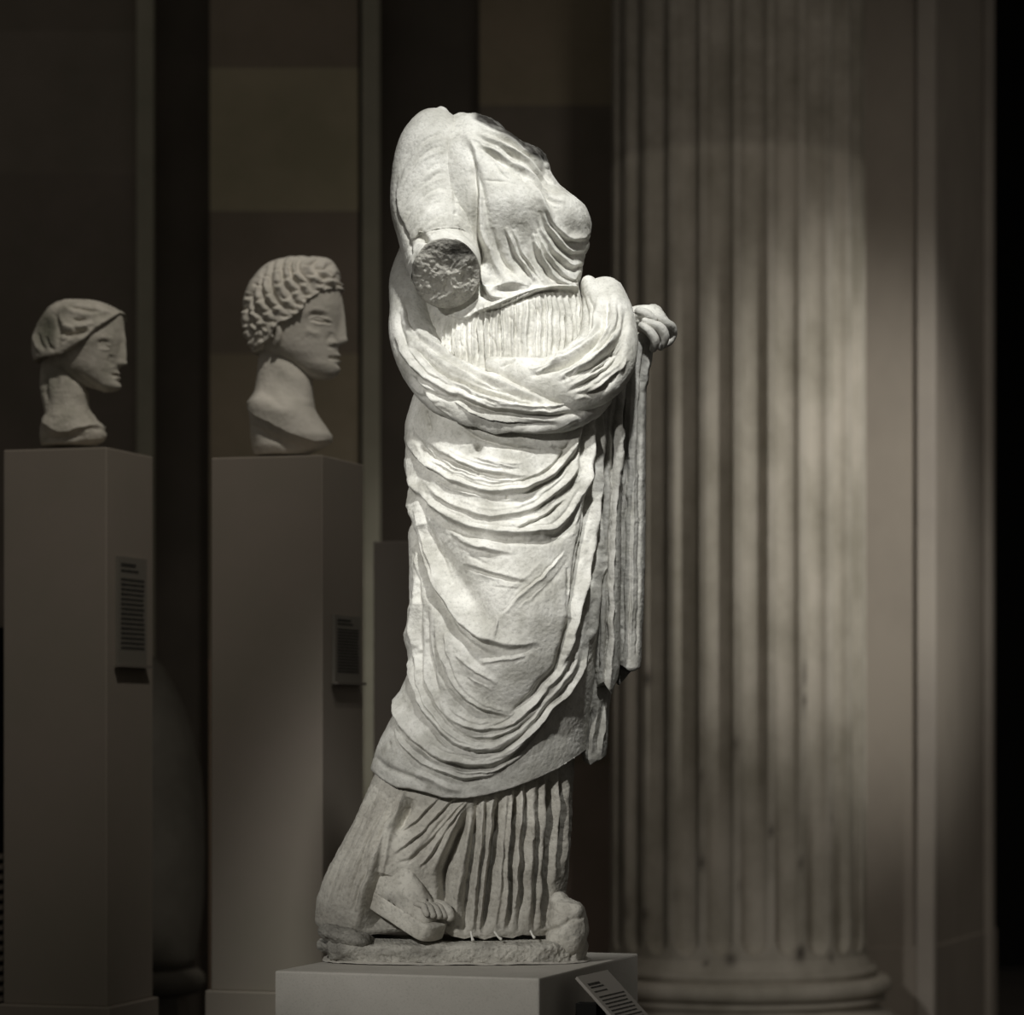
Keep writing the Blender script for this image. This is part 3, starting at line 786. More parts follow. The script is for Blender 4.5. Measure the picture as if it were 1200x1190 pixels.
ms = [
    K('C', 'g', 2.2, 4, (320, 50), (380, 98), (440, 122), (520, 142), (620, 152)),
    K('C', 'r', 4, 3, (310, 30), (380, 75), (450, 104), (540, 128), (610, 132)),
    K('C', 'g', 2.0, 3, (640, 130), (680, 142), (710, 132)),
    K('C', 'f', 5, 6, (205, 105), (250, 140), (300, 172), (360, 200), (440, 226), (520, 240), (570, 238)),
    K('C', 'g', 2.2, 4, (215, 122), (270, 162), (350, 208), (440, 238), (540, 248)),
    K('C', 'f', 7, 7.5, (130, 70), (175, 150), (240, 205), (320, 255), (410, 285), (500, 292), (580, 272), (650, 225), (715, 150), (750, 60)),
    K('C', 'g', 2.2, 3, (560, 262), (620, 228), (680, 165), (720, 110)),
    K('C', 'f', 5, 5, (215, 275), (290, 325), (370, 362), (450, 382), (530, 372), (600, 340), (680, 275), (745, 190), (775, 100)),
    K('C', 'f', 7.5, 8, (128, 150), (160, 240), (215, 315), (290, 375), (380, 418), (480, 436), (560, 436), (640, 425), (700, 370), (750, 290), (785, 160), (800, 60)),
    K('C', 'r', 5, 4, (545, 452), (600, 452), (640, 445)),
    K('C', 'f', 4.5, 5, (295, 432), (355, 472), (430, 498), (515, 514)),
    K('C', 'f', 4.5, 4.5, (335, 540), (415, 570), (490, 590), (556, 610)),
    K('C', 'g', 1.8, 2.5, (340, 548), (420, 578), (490, 594), (556, 612)),
    K('C', 'f', 3.5, 3.5, (520, 425), (590, 390), (640, 358), (695, 310)),
    K('C', 'g', 1.8, 2.5, (530, 432), (590, 396), (640, 366), (690, 322)),
    K('C', 'g', 16, 9, (200, 400), (250, 500), (310, 600), (380, 700), (450, 760)),
    K('C', 'f', 8, 9, (148, 230), (165, 380), (195, 500), (240, 610), (300, 710), (370, 780), (440, 815), (520, 826), (590, 815)),
    K('C', 'g', 5, 7, (152, 330), (172, 470), (205, 600), (255, 710), (320, 795), (400, 850), (480, 875)),
    K('C', 'r', 1.6, 2.4, (462, 735), (455, 775), (450, 812)),
    K('C', 'f', 2.5, 2.6, (690, 500), (600, 600), (520, 675), (466, 732)),
    K('D', 'f', 5, 6.5, (335, 40), (362, 170), (400, 250), (450, 300), (510, 335), (590, 355)),
    K('D', 'g', 2.2, 3, (385, 260), (430, 305), (490, 340), (570, 364)),
    K('D', 'f', 5, 6, (345, 300), (370, 350), (415, 382), (480, 400), (560, 398), (620, 366), (680, 296), (740, 215), (790, 120)),
    K('D', 'f', 4, 4.5, (420, 420), (480, 432), (550, 425), (610, 395), (670, 335)),
    K('D', 'f', 6.5, 8, (240, -60), (242, 60), (250, 170), (270, 280), (310, 360), (370, 425), (430, 462), (500, 470), (570, 448), (640, 390), (720, 290), (790, 190), (830, 90)),
    K('D', 'f', 7, 8, (195, 160), (192, 300), (222, 400), (290, 468), (370, 510), (450, 525), (530, 518), (610, 470), (700, 370), (780, 270), (835, 170), (862, 60)),
    K('D', 'g', 3.4, 5, (215, 400), (280, 480), (360, 525), (440, 540), (520, 532)),
    K('D', 'f', 4.5, 5.5, (188, 340), (205, 430), (265, 505), (350, 552), (430, 572), (510, 566), (580, 535)),
    K('D', 'g', 2.6, 3.6, (300, 540), (370, 572), (440, 585), (500, 576)),
    K('D', 'g', 2.2, 3, (440, 440), (520, 448), (590, 415)),
    K('D', 'r', 4, 4.5, (255, 568), (300, 572), (340, 590), (380, 612), (425, 622)),
    K('D', 'g', 3, 3, (110, 500), (170, 545), (230, 565), (300, 600)),
    K('D', 'f', 3.2, 3.2, (400, 140), (455, 185), (500, 215), (548, 246)),
    K('D', 'f', 3, 3, (495, 172), (560, 160), (640, 147)),
    K('D', 'g', 4.5, 8, (775, 10), (768, 90), (750, 170), (700, 245), (655, 300), (600, 350)),
    K('D', 'r', 4, 5, (795, 20), (785, 110), (765, 185), (720, 255)),
    K('D', 'g', 3, 5, (845, 10), (820, 110), (765, 215), (690, 325), (610, 410), (540, 450)),
    K('D', 'g', 2.5, 3.5, (820, 0), (795, 120), (740, 215), (670, 310)),
    # upright pleats at the left edge
    K('D', 'g', 2.5, 4.5, (268, -40), (272, 100), (280, 200), (295, 300)),
    K('D', 'g', 2.5, 4, (300, -30), (306, 100), (322, 200), (345, 290)),
    K('D', 'r', 3, 4, (255, -60), (258, 60), (265, 180)),
    K('D', 'g', 2, 3, (325, 60), (340, 170), (370, 260)),
    K('C', 'r', 3, 4, (160, 400), (166, 520), (172, 650), (178, 800)),
    K('C', 'g', 2.2, 4, (150, 480), (178, 620), (190, 760), (196, 900)),
    # upright folds at the right, under the hand
    K('C', 'g', 3.0, 6, (776, 10), (765, 90), (752, 170), (740, 230)),
    K('C', 'r', 3, 4, (795, 0), (790, 100), (770, 200), (765, 280), (735, 380), (715, 450)),
    K('C', 'g', 3.0, 6, (812, 0), (808, 120), (795, 240), (775, 360), (750, 480), (722, 600), (700, 700), (672, 840)),
    K('C', 'r', 3.5, 6, (828, 0), (826, 120), (815, 260), (800, 400), (775, 520), (740, 650), (708, 760), (680, 860)),
    K('C', 'g', 2.6, 5, (845, 0), (842, 150), (832, 300), (815, 450), (790, 580), (755, 700), (720, 820), (700, 900)),
    K('C', 'g', 1.8, 3, (760, 340), (745, 430), (720, 540), (700, 640)),
    K('C', 'g', 1.8, 3, (690, 560), (690, 640), (684, 720)),
    K('C', 'r', 3.5, 5, (858, 20), (856, 200), (848, 350), (835, 500), (810, 640), (790, 780), (770, 880)),
    # chips and holes
    K('C', 'g', 1.6, 3, (208, 0), (215, 30), (222, 85)),
]
mb = [(625, 715, 46, 85, 15, 0), (590, 560, 60, 60, 7, 0), (560, 640, 60, 26, 3, 0), (660, 740, 16, 60, 6, 8), (470, 880, 40, 30, 4, 0), (655, 850, 30, 40, -3, 0), (585, 790, 50, 40, 3, 0),
      (561.5, 534, 4.2, 4.2, -10, 0), (558, 541, 6, 4, -3, 0), (594.5, 591, 1.4, 1.4, -5, 0), (563, 563, 1.6, 2, -3, 0), (501, 490, 1.8, 2.6, -4, 0), (503, 505, 2, 3, -4, 0), (460.5, 874, 1.4, 3, -5, 0)]
def m_dark(x, y, d):
    v = 0.42*np.clip((y-700)/260, 0, 1)+0.30*np.clip((x-690)/14, 0, 1)*(y > 480)  # darker towards the hem and along the right edge
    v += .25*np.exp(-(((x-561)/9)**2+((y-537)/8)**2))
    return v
ms += minors(ms, 120, 6)
G = loft_grid(m_rows, 400, 80, 520, bot=lambda x: np.interp(x, hx, hy), inner=1)
finish('mantle', G, FS, M['marble'], statue, ms, mb, rough=.18, gain=1.35, patina_shade=m_dark, close_top=True, close_bot=True)

# --- the thick twisted roll of the mantle round the waist
roll1 = tube_grid([(487, 296, -34, 20, 22), (481, 325, -20, 24, 24), (480, 362, 2, 24, 26), (485, 396, 28, 28, 27), (500, 430, 52, 30, 28), (528, 456, 72, 33, 28), (572, 474, 86, 33, 26),
                   (620, 484, 92, 27, 23), (660, 487, 86, 20, 19), (690, 481, 68, 13, 14), (708, 470, 46, 8, 10)], nu=220, step=1.3)
r1s = [
    K('B', 'g', 3.2, 10, (150, 255), (210, 300), (270, 348), (370, 405), (470, 445), (560, 468), (615, 474)),
    K('B', 'g', 3.0, 8, (300, 432), (370, 478), (440, 500), (520, 512), (620, 514), (760, 498)),
    K('B', 'g', 2.4, 5, (150, 360), (210, 420), (290, 450), (340, 470)),
    K('B', 'f', 5, 6, (120, 170), (190, 215), (260, 270), (340, 330), (440, 385), (540, 430), (640, 462)),
    K('B', 'f', 5, 6, (90, 210), (140, 300), (200, 370), (280, 420), (380, 462), (480, 488), (600, 500), (720, 496)),
    K('B', 'r', 3, 4, (205, 165), (260, 205), (330, 260), (420, 310), (520, 365), (620, 412), (720, 450)),
    K('B', 'g', 2.2, 4, (215, 200), (280, 262), (350, 312), (430, 348)),
    K('B', 'g', 3, 4, (105, 120), (115, 200), (150, 270)),
    K('B', 'g', 2.2, 3.5, (130, 90), (150, 170), (190, 230)),
    K('B', 'f', 6, 6, (160, 330), (210, 420), (290, 500), (400, 545), (520, 560), (640, 556), (740, 520)),
    K('B', 'g', 1.8, 3, (600, 455), (635, 490), (650, 500)),
]
r1s += minors(r1s, 34, 7, 'fg', .4, (4, 10))
finish('mantle_roll', roll1, FS, M['marble'], statue, r1s, [], gain=1.25, rough=.18, patina_shade=lambda x, y, d: .22*np.clip((560-x)/100, 0, 1)+.35*np.clip((y-492)/10, 0, 1))  # darker towards the left and along the lower edge
roll2 = tube_grid([(709, 350, 14, 25, 26), (716, 372, 34, 27, 30), (714, 402, 58, 34, 30), (700, 428, 76, 40, 28), (672, 447, 88, 37, 26), (640, 448, 92, 29, 22), (608, 438, 90, 20, 17), (578, 428, 82, 10, 10)],
                  nu=220, step=1.3)
r2s = [
    K('B', 'g', 3.5, 9, (845, 60), (842, 130), (825, 205), (785, 270), (720, 320), (650, 352), (570, 376)),
    K('B', 'g', 3.0, 7, (905, 120), (900, 210), (868, 280), (800, 335), (730, 370), (665, 405)),
    K('B', 'g', 2.4, 5, (880, 90), (880, 170), (850, 240), (800, 290), (740, 325)),
    K('B', 'g', 2.6, 6, (905, 250), (875, 320), (820, 370), (760, 405), (700, 432)),
    K('B', 'g', 2.4, 5, (890, 340), (850, 400), (800, 435), (735, 440)),
    K('B', 'f', 4, 4, (690, 300), (640, 340), (590, 362)),
    K('B', 'g', 2.4, 4, (520, 310), (490, 330), (470, 345)),
    K('B', 'g', 2.2, 3.5, (780, 100), (785, 170), (760, 225), (700, 265)),
    K('B', 'r', 4, 5, (815, 60), (812, 150), (790, 220), (730, 280), (650, 320), (580, 340)),
    K('B', 'r', 4, 5, (880, 60), (872, 180), (840, 270), (770, 330), (690, 375)),
    K('B', 'g', 2.0, 4, (740, 345), (715, 362), (690, 380)),
    K('B', 'g', 2.0, 5, (858, 296), (868, 294), (880, 290)),
]
r2s += minors(r2s, 34, 8, 'fg', .4, (4, 10))
finish('mantle_roll', roll2, FS, M['marble'], statue, r2s, [], gain=1.3, rough=.16)
roll3 = tube_grid([(692, 340, 6, 11, 22), (697, 352, 16, 15, 26), (700, 375, 34, 18, 26), (694, 400, 56, 18, 24), (676, 418, 72, 15, 18), (652, 430, 82, 9, 11)], nu=120, step=1.3)
finish('mantle_roll', roll3, FS, M['marble'], statue, [K('B', 'g', 2.2, 4, (780, 60), (800, 130), (790, 200), (740, 260), (680, 300)), K('B', 'g', 2.0, 3, (760, 50), (775, 130), (765, 210), (720, 270))], [], rough=.14)

# --- the gathered cloth hanging from the hand
def hanging(name, rows, strokes, blobs=(), bot=None, nf=150, ny=360, top=None, e=.75, pat=.45):
    G = loft_grid(rows, nf, 50, ny, e=e, bot=bot, top=top)
    finish(name, G, FS, M['marble'], statue, strokes, blobs, rough=.2, patina_shade=lambda x, y, d: np.full_like(x, pat))
hanging('hanging_fold', [(392, 738, 764, -2, 20, 22), (405, 733, 766, -2, 22, 24), (422, 728, 764, -4, 22, 24), (450, 724, 758, -6, 22, 24), (560, 720, 757, -8, 22, 26), (680, 722, 756, -8, 22, 26), (750, 724, 753, -8, 20, 24), (783, 725, 751, -8, 18, 22), (787, 727, 749, -8, 15, 18)],
    [K('B', 'g', 2.2, 5, (985, 250), (975, 340), (968, 480), (962, 700)), K('B', 'r', 2.5, 4, (940, 330), (935, 450), (930, 740)), K('B', 'g', 2, 4.5, (915, 300), (905, 500), (900, 740)),
     K('C', 'g', 2.2, 5, (925, 50), (915, 300), (905, 560), (900, 880)), K('C', 'r', 2.5, 3, (950, 60), (945, 300), (940, 600), (930, 880)), K('C', 'g', 1.6, 3, (968, 100), (966, 400), (958, 880)),
     K('C', 'g', 1.6, 3, (938, 500), (930, 700), (925, 900)), K('H', 'g', 1.6, 4, (560, 640), (540, 900), (560, 1190)), K('H', 'r', 2.2, 4, (600, 800), (590, 1000), (560, 1190))],
    bot=lambda x: np.interp(x, [722, 730, 738, 745, 753], [777, 782, 787, 786, 780]))
hanging('hanging_fold', [(395, 716, 742, 6, 26, 26), (440, 706, 735, 6, 30, 26), (500, 704, 731, 6, 32, 26), (600, 700, 728, 8, 34, 26), (700, 696, 727, 8, 32, 26), (780, 694, 726, 6, 28, 26), (808, 696, 721, 6, 25, 24), (815, 699, 719, 6, 20, 18)],
    [K('B', 'g', 2.2, 6, (880, 420), (872, 560), (868, 740)), K('B', 'r', 2.5, 5, (900, 380), (892, 560), (888, 740)), K('B', 'g', 2.2, 5, (915, 420), (905, 560), (900, 740)),
     K('C', 'g', 2.4, 6, (868, 30), (862, 300), (850, 560), (848, 880)), K('C', 'r', 2.4, 5, (888, 30), (880, 300), (872, 560), (870, 880)), K('C', 'g', 2, 5, (885, 260), (878, 560), (872, 880)),
     K('D', 'g', 2, 5, (938, 20), (930, 140), (925, 260)), K('D', 'r', 2.5, 4, (955, 0), (950, 140), (948, 270)), K('D', 'g', 2, 4, (905, 0), (900, 180), (890, 300))],
    bot=lambda x: np.interp(x, [696, 706, 716, 726], [806, 800, 814, 788]), pat=.38)
hanging('hanging_fold', [(440, 690, 716, 2, 40, 40), (520, 690, 716, 0, 40, 40), (620, 686, 712, -4, 38, 40), (720, 680, 714, -8, 34, 34), (800, 676, 716, -8, 28, 28), (835, 677, 714, -6, 24, 26), (875, 680, 712, -6, 20, 22), (890, 683, 710, -6, 17, 18), (896, 686, 706, -6, 12, 12)],
    [K('D', 'g', 2.2, 5, (925, 300), (915, 400), (905, 490)), K('D', 'r', 2.4, 4, (905, 300), (895, 400), (880, 500)), K('D', 'g', 2, 5, (885, 330), (870, 420), (862, 500)), K('D', 'g', 2, 4, (895, 60), (890, 200), (880, 330)), K('D', 'r', 2, 4, (930, 320), (925, 420), (918, 500))],
    bot=lambda x: np.interp(x, [676, 683, 692, 698, 704, 714], [889, 893, 897, 893, 891, 882]), pat=.55)
hanging('hanging_fold', [(770, 718, 742, -14, 12, 14), (790, 721, 739, -14, 10, 12), (803, 724, 730, -14, 6, 8)], [], bot=lambda x: np.interp(x, [720, 726, 740], [798, 803, 786]), ny=60, nf=70, pat=.8)

# --- left hand, closed on the cloth
hx0, hy0, hs = ORG['H']
def H_(x, y, d, a, b): return (hx0+x/hs, hy0+y/hs, d, a, b)
palm = tube_grid([H_(250, 420, 0, 8, 14), H_(360, 430, 2, 12, 16), H_(470, 420, 6, 14, 17), H_(580, 400, 10, 13, 17), H_(670, 420, 10, 12, 15), H_(740, 470, 6, 9, 12)], nu=90, step=.9)
hand = finish('hand', palm, FS, M['marble'], statue, [K('H', 'g', 1.4, 1.6, (480, 350), (560, 430), (600, 440)), K('H', 'r', 2, 1.4, (430, 340), (520, 310), (620, 300))], [(768.5, 364.5, 1.0, 1.2, -3, 0)], rough=.12)
fing = [
    [H_(600, 330, 8, 5.4, 6.9), H_(650, 320, 10, 5.9, 6.9), H_(705, 350, 12, 5.4, 6.9), H_(720, 410, 10, 4.9, 5.8), H_(700, 450, 8, 4.1, 4.6)],
    [H_(640, 400, 18, 5.4, 6.9), H_(720, 430, 20, 5.9, 6.9), H_(800, 490, 16, 6.1, 6.9), H_(860, 540, 8, 6.3, 6.9), H_(870, 620, 2, 5.9, 6.9), H_(830, 700, 4, 5.1, 5.8), H_(780, 740, 6, 3.9, 4.6)],
    [H_(560, 470, 24, 5.1, 6.9), H_(650, 500, 28, 5.6, 6.9), H_(730, 540, 27, 6.0, 6.9), H_(775, 610, 24, 6.0, 6.9), H_(775, 690, 20, 5.5, 6.3), H_(735, 760, 16, 4.4, 4.6)],
    [H_(520, 520, 27, 4.9, 6.9), H_(590, 570, 31, 5.6, 6.9), H_(650, 640, 30, 5.7, 6.9), H_(670, 710, 27, 5.5, 6.3), H_(650, 780, 22, 4.4, 4.6)],
    [H_(480, 350, 22, 5.1, 5.8), H_(560, 370, 24, 5.6, 5.8), H_(620, 410, 26, 5.1, 5.8), H_(660, 440, 26, 3.9, 4.6)],
]
for i, f in enumerate(fing):
    finish('finger' if i < 4 else 'thumb', tube_grid(f, nu=40, step=.8), FS, M['marble'], statue, [], [], rough=.1, patina_shade=lambda x, y, d: np.full_like(x, .25))

# --- lower tunic with its pleats, swinging out to the left over the trailing foot
sk_rows = [(870, 452, 674, -4, 62, 74), (900, 442, 673, -4, 62, 76), (930, 430, 670, -4, 62, 78), (960, 417, 668, -4, 61, 78), (1000, 398, 665, -4, 60, 80), (1035, 381, 663, -4, 60, 80), (1060, 373, 661, -4, 61, 80),
    (1078, 372, 658, -4, 62, 80), (1088, 376, 655, -4, 62, 80), (1094, 384, 652, -4, 60, 76)]
ss = []
sr_ = random.Random(9)
for i in range(15):                                 # fine chiselled streaks on the left mass
    x0 = 444+i*2.7; x1 = 380+i*4.6; ss.append(('g' if i % 2 else 'r', 1.5, sr_.uniform(1.0, 2.0), [(x0, 905+sr_.uniform(0, 20)), ((x0+x1)/2+sr_.uniform(-2, 2), 985), (x1+sr_.uniform(-3, 3), 1060+sr_.uniform(-15, 25))]))
ss += [
    K('E', 'r', 6, 10, (372, 140), (350, 220), (322, 300), (285, 380), (250, 480), (215, 590), (200, 640)),
    K('E', 'g', 3, 5, (330, 170), (310, 260), (280, 350), (240, 450), (190, 580)),
    K('E', 'g', 9, 22, (305, 440), (280, 520), (262, 600), (250, 670)),
    K('E', 'g', 14, 16, (395, 560), (350, 610), (330, 660)),
    K('E', 'g', 5, 10, (395, 170), (375, 230), (345, 300)),
    K('E', 'f', 3.5, 6, (380, 400), (430, 350), (490, 280), (545, 215), (595, 165)),
    K('E', 'f', 3, 5, (340, 370), (390, 330), (450, 270), (510, 205), (560, 160)),
    K('E', 'f', 3, 5, (420, 420), (460, 370), (505, 300), (550, 235), (600, 170)),
    K('E', 'f', 2.5, 3.5, (360, 290), (410, 250), (460, 200), (500, 160)),
    K('E', 'g', 2.2, 4, (350, 400), (400, 385), (440, 340), (500, 260), (560, 190)),
    K('E', 'r', 4, 6, (600, 165), (565, 235), (525, 310), (490, 390), (470, 440)),
    K('E', 'g', 5.5, 16, (612, 190), (580, 260), (545, 340), (515, 420), (510, 520), (530, 620)),
    K('E', 'r', 4.7, 7.6, (610, 170), (592, 280), (575, 400), (555, 520), (545, 630)),
    K('E', 'g', 3.1, 9.0, (630, 160), (618, 280), (604, 400), (590, 520), (580, 650)),
    K('E', 'r', 3.0, 6.0, (648, 150), (640, 280), (628, 400), (616, 520), (610, 640)),
    K('E', 'g', 1.9, 5.0, (662, 160), (652, 300), (640, 420), (630, 560), (628, 650)),
    K('E', 'r', 3.0, 6.8, (682, 145), (668, 280), (655, 400), (642, 520), (634, 640)),
    K('E', 'g', 3.5, 10.0, (705, 140), (690, 280), (674, 420), (658, 560), (650, 650)),
    K('E', 'r', 3.0, 5.1, (728, 130), (718, 280), (706, 420), (690, 640)),
    K('E', 'r', 3.0, 6.8, (748, 120), (738, 280), (728, 420), (718, 640)),
    K('E', 'g', 2.9, 9.0, (762, 120), (752, 280), (744, 420), (740, 640)),
    K('E', 'r', 3.2, 6.8, (784, 105), (772, 280), (760, 420), (750, 560), (745, 640)),
    K('E', 'g', 1.8, 4.0, (800, 110), (790, 300), (778, 500), (770, 640)),
    K('E', 'r', 4.1, 5.1, (822, 95), (815, 280), (805, 460), (800, 640)),
    K('E', 'g', 1.8, 4.0, (840, 95), (834, 300), (826, 500), (822, 640)),
    K('E', 'r', 4.1, 6.0, (860, 85), (858, 280), (850, 460), (842, 640)),
    K('E', 'g', 4.6, 14.0, (882, 70), (876, 200), (868, 330), (862, 480), (862, 640)),
    K('E', 'r', 3.5, 5.1, (905, 60), (898, 200), (892, 330), (890, 480)),
    K('E', 'g', 2.2, 6.0, (920, 60), (914, 160), (908, 280), (905, 420)),
    K('E', 'r', 3.2, 4.2, (938, 50), (934, 180), (928, 320), (925, 460)),
]
sb = [(452, 1010, 24, 60, 14, 22), (600, 1010, 60, 90, 5, 0), (400, 1040, 22, 60, 8, 18), (640, 960, 22, 60, 4, 0), (485, 1010, 22, 36, 12, 20)]
skb = lambda x: np.interp(x, [370, 380, 400, 425, 434, 442, 460, 480, 500, 512, 522, 530, 545, 560, 568, 585, 600, 612, 630, 660], [1080, 1086, 1091, 1094, 1088, 1068, 1058, 1054, 1060, 1076, 1087, 1093, 1097, 1093, 1098, 1093, 1097, 1092, 1095, 1094])
G = loft_grid(sk_rows, 420, 80, 300, bot=skb)
finish('tunic_skirt', G, FS, M['aged'], statue, ss, sb, rough=.3, gain=1.5, warp=.7, patina_shade=lambda x, y, d: .22+.3*np.exp(-(((x-400)/26)**2+((y-1075)/30)**2))+.3*np.clip((x-648)/14, 0, 1)-.55*np.exp(-(((x-470)/34)**2+((y-1000)/52)**2)) - .3*np.exp(-(((x-590)/50)**2+((y-930)/40)**2)))

# --- trailing right foot in a thick-soled sandal
u3 = np.array([62.0, 34.0, 46.0]); u3 /= np.linalg.norm(u3)      # heel to toe, right, down and towards the viewer
n3 = np.array([0.20, -0.90, 0.22]); n3 -= u3*n3.dot(u3); n3 /= np.linalg.norm(n3)   # up through the instep
w3 = np.cross(u3, n3)
if w3[0] < 0: w3 = -w3
toe = np.array([507.0, 1074.0, 78.0])
def fp(l, wd_, h): return toe+u3*l+w3*wd_+n3*h
# sole: outline of a shoe print, extruded with rounded edges
sol = [(-92, -14), (-95, 0), (-91, 13), (-60, 16), (-35, 18), (-12, 20), (4, 20), (12, 15), (14, 0), (12, -13), (6, -19), (-12, -20), (-38, -18.5), (-66, -17)]
sc = curve([(a, b, 0) for a, b in sol]+[(sol[0][0], sol[0][1], 0)], 1.5)[:-1]
Gs = []
for hgt, shr in ((-21, .90), (-20.4, .965), (-19, 1.0), (-12, 1.0), (-8, 1.0), (-4, 1.0), (-1.2, 1.0), (0, .97), (.3, .90)):
    Gs.append([fp((a+35)*shr-35, b*shr, hgt) for a, b, _ in sc])
finish('sandal_sole', np.array(Gs), FS, M['aged'], statue, [], [], rough=.12, patina_shade=lambda x, y, d: np.full_like(x, .0))
foot = []
for l, hw_, hh_ in ((-90, 10, 30), (-80, 15, 46), (-66, 16, 50), (-50, 17, 44), (-34, 18, 34), (-20, 19, 26), (-8, 18.5, 19), (0, 17, 12), (4, 12, 7)):
    foot.append((l, hw_, hh_))
Gf = []
Lq = np.linspace(-90, 4, 70); Af = np.array(foot)
for l in Lq:
    hw_ = pchip(Af[:, 0], Af[:, 1], np.array([l]))[0]; hh_ = pchip(Af[:, 0], Af[:, 2], np.array([l]))[0]
    ring = []
    for k_ in range(72):
        t = k_/72*2*math.pi
        c_, s_ = math.cos(t), math.sin(t)
        ring.append(fp(l, hw_*c_, (hh_*s_ if s_ > 0 else 2*s_)))
    Gf.append(ring)
finish('sandalled_foot', np.array(Gf), FS, M['aged'], statue,
       [K('T', 'f', 3, 3, (360, 470), (480, 540), (600, 580), (660, 660)), K('T', 'r', 2.5, 3, (560, 400), (640, 470), (740, 520)), K('T', 'g', 2.2, 3, (430, 420), (520, 470), (600, 560)), K('T', 'r', 2, 2.5, (600, 400), (720, 395), (800, 430))],
       [(504.5, 1050.5, 1.3, 1.3, -4, 0)], rough=.35, patina_shade=lambda x, y, d: .6*np.exp(-(((x-462)/16)**2+((y-1052)/8)**2)))
for i, (wv, l0, l1, r0) in enumerate(((-15.5, -12, 2, 4.0), (-8.6, -10, 6, 4.5), (-1.2, -9, 9, 4.8), (6, -8, 11, 4.6), (14.5, -9, 13, 6.8))):
    pts = [tuple(fp(l0-6, wv, 9))+(r0*.8, r0*.8), tuple(fp((l0+l1)/2-2, wv, 11))+(r0, r0), tuple(fp(l1-4, wv, 7.5))+(r0*1.02, r0), tuple(fp(l1, wv, 4.5))+(r0*.9, r0*.85)]
    finish('toe', tube_grid(pts, nu=36, step=.8), FS, M['aged'], statue, [], [], rough=.15, patina_shade=lambda x, y, d: np.full_like(x, .15))

# --- weight-bearing left foot, worn to a lump
lf = tube_grid([(656, 1058, 26, 12, 18), (660, 1066, 28, 19, 24), (664, 1076, 30, 23, 30), (665, 1088, 32, 25, 32), (664, 1099, 32, 24, 31)], nu=120, step=1.2)
finish('worn_foot', lf, FS, M['aged'], statue, [K('E', 'g', 2.2, 5, (1005, 590), (960, 600), (920, 620), (860, 650)), K('E', 'r', 3, 4, (900, 540), (950, 550), (1000, 575)), K('E', 'g', 1.4, 2, (880, 560), (930, 585), (980, 590))], [(674, 1066, 10, 8, 5, 0)], rough=.5)

# --- the oval base slab carved with the figure
bs = [(1100.5, 384, 678, 0, 66, 72), (1101.5, 377, 684, 0, 74, 78), (1103.5, 374, 687, 0, 79, 82), (1107, 374, 688, 0, 81, 84), (1113, 377, 687, 0, 81, 84), (1119, 383, 686, 0, 80, 84), (1123, 386, 685, 0, 79, 83), (1124, 388, 683, 0, 77, 80)]
G = loft_grid(bs, 420, 80, 60, e=.72)
finish('base_slab', G, FS, M['fracture'], statue, [K('E', 'g', 3, 5, (95, 640), (90, 690), (110, 740)), K('E', 'g', 2, 4, (960, 670), (965, 700), (955, 750)), K('E', 'r', 4, 4, (330, 690), (350, 720), (340, 755))],
       [(398, 1108, 20, 14, 5, 0), (430, 1100, 12, 16, -4, 0), (384, 1116, 6, 10, -4, 0)], rough=.6, patina_shade=lambda x, y, d: .10+.55*np.exp(-(((x-392)/22)**2+((y-1108)/16)**2))+.3*np.exp(-(((x-490)/40)**2+((y-1112)/9)**2)), noise=((12, .7), (4, .45), (35, .8)))
hump = tube_grid([(384, 1092, 30, 10, 22), (404, 1098, 40, 12, 30), (428, 1104, 44, 9, 30)], nu=80, step=1.5)
finish('base_slab', hump, FS, M['fracture'], statue, [], [], rough=.8, patina_shade=lambda x, y, d: np.full_like(x, .55))
# mortar bed between slab and plinth
mo = loft_grid([(1122.5, 382, 688, 0, 80, 84), (1123.8, 379, 691, 0, 83, 86), (1124.6, 378, 692, 0, 84, 88)], 200, 60, 10, e=.72)
finish('mortar_bed', mo, FS, M['plinth'], statue, [], [], rough=.4)
# the little bronze pins and struts left under the hem
for px0, py0, px1, py1, d in ((552, 1099, 554, 1106, 80), (580, 1099, 587, 1105, 80), (622, 1098, 626, 1103, 72)):
    finish('strut', tube_grid([(px0, py0-6, d-10, 1.6, 1.6), ((px0+px1)/2, (py0+py1)/2-4, d-5, 1.2, 1.2), (px1, py1-4, d-4, 1.8, 1.6)], nu=12, step=1), FS, M['marble'], statue, [], [], rough=.05)

# ------------------------------------------------------------------ the two heads on their pedestals
def head_grid(rows, nf=150, nb=150, ny=220, q=2.3, top=None, bot=None):
    """profile rows: (y, x back, x front, half width, squareness of the face side)"""
    A = np.array(sorted(rows), float)
    t = np.linspace(0, 2*math.pi, nf+nb, endpoint=False)
    cs, sn = np.cos(t), np.sin(t)
    y = A[0, 0]+(A[-1, 0]-A[0, 0])*np.linspace(0, 1, ny)
    xl, xr, hw, cf = [pchip(A[:, 0], A[:, j], y) for j in range(1, 5)]
    xc = xl+(xr-xl)*cf                      # where the head is widest
    X = np.where(cs[None] > 0, xc[:, None]+(xr-xc)[:, None]*np.abs(cs[None])**.92, xc[:, None]-(xc-xl)[:, None]*np.abs(cs[None])**.9)
    Dp = hw[:, None]*np.sign(sn[None])*np.abs(sn[None])**.9
    return np.stack([X, y[:, None]*np.ones(len(t)), Dp], 2)

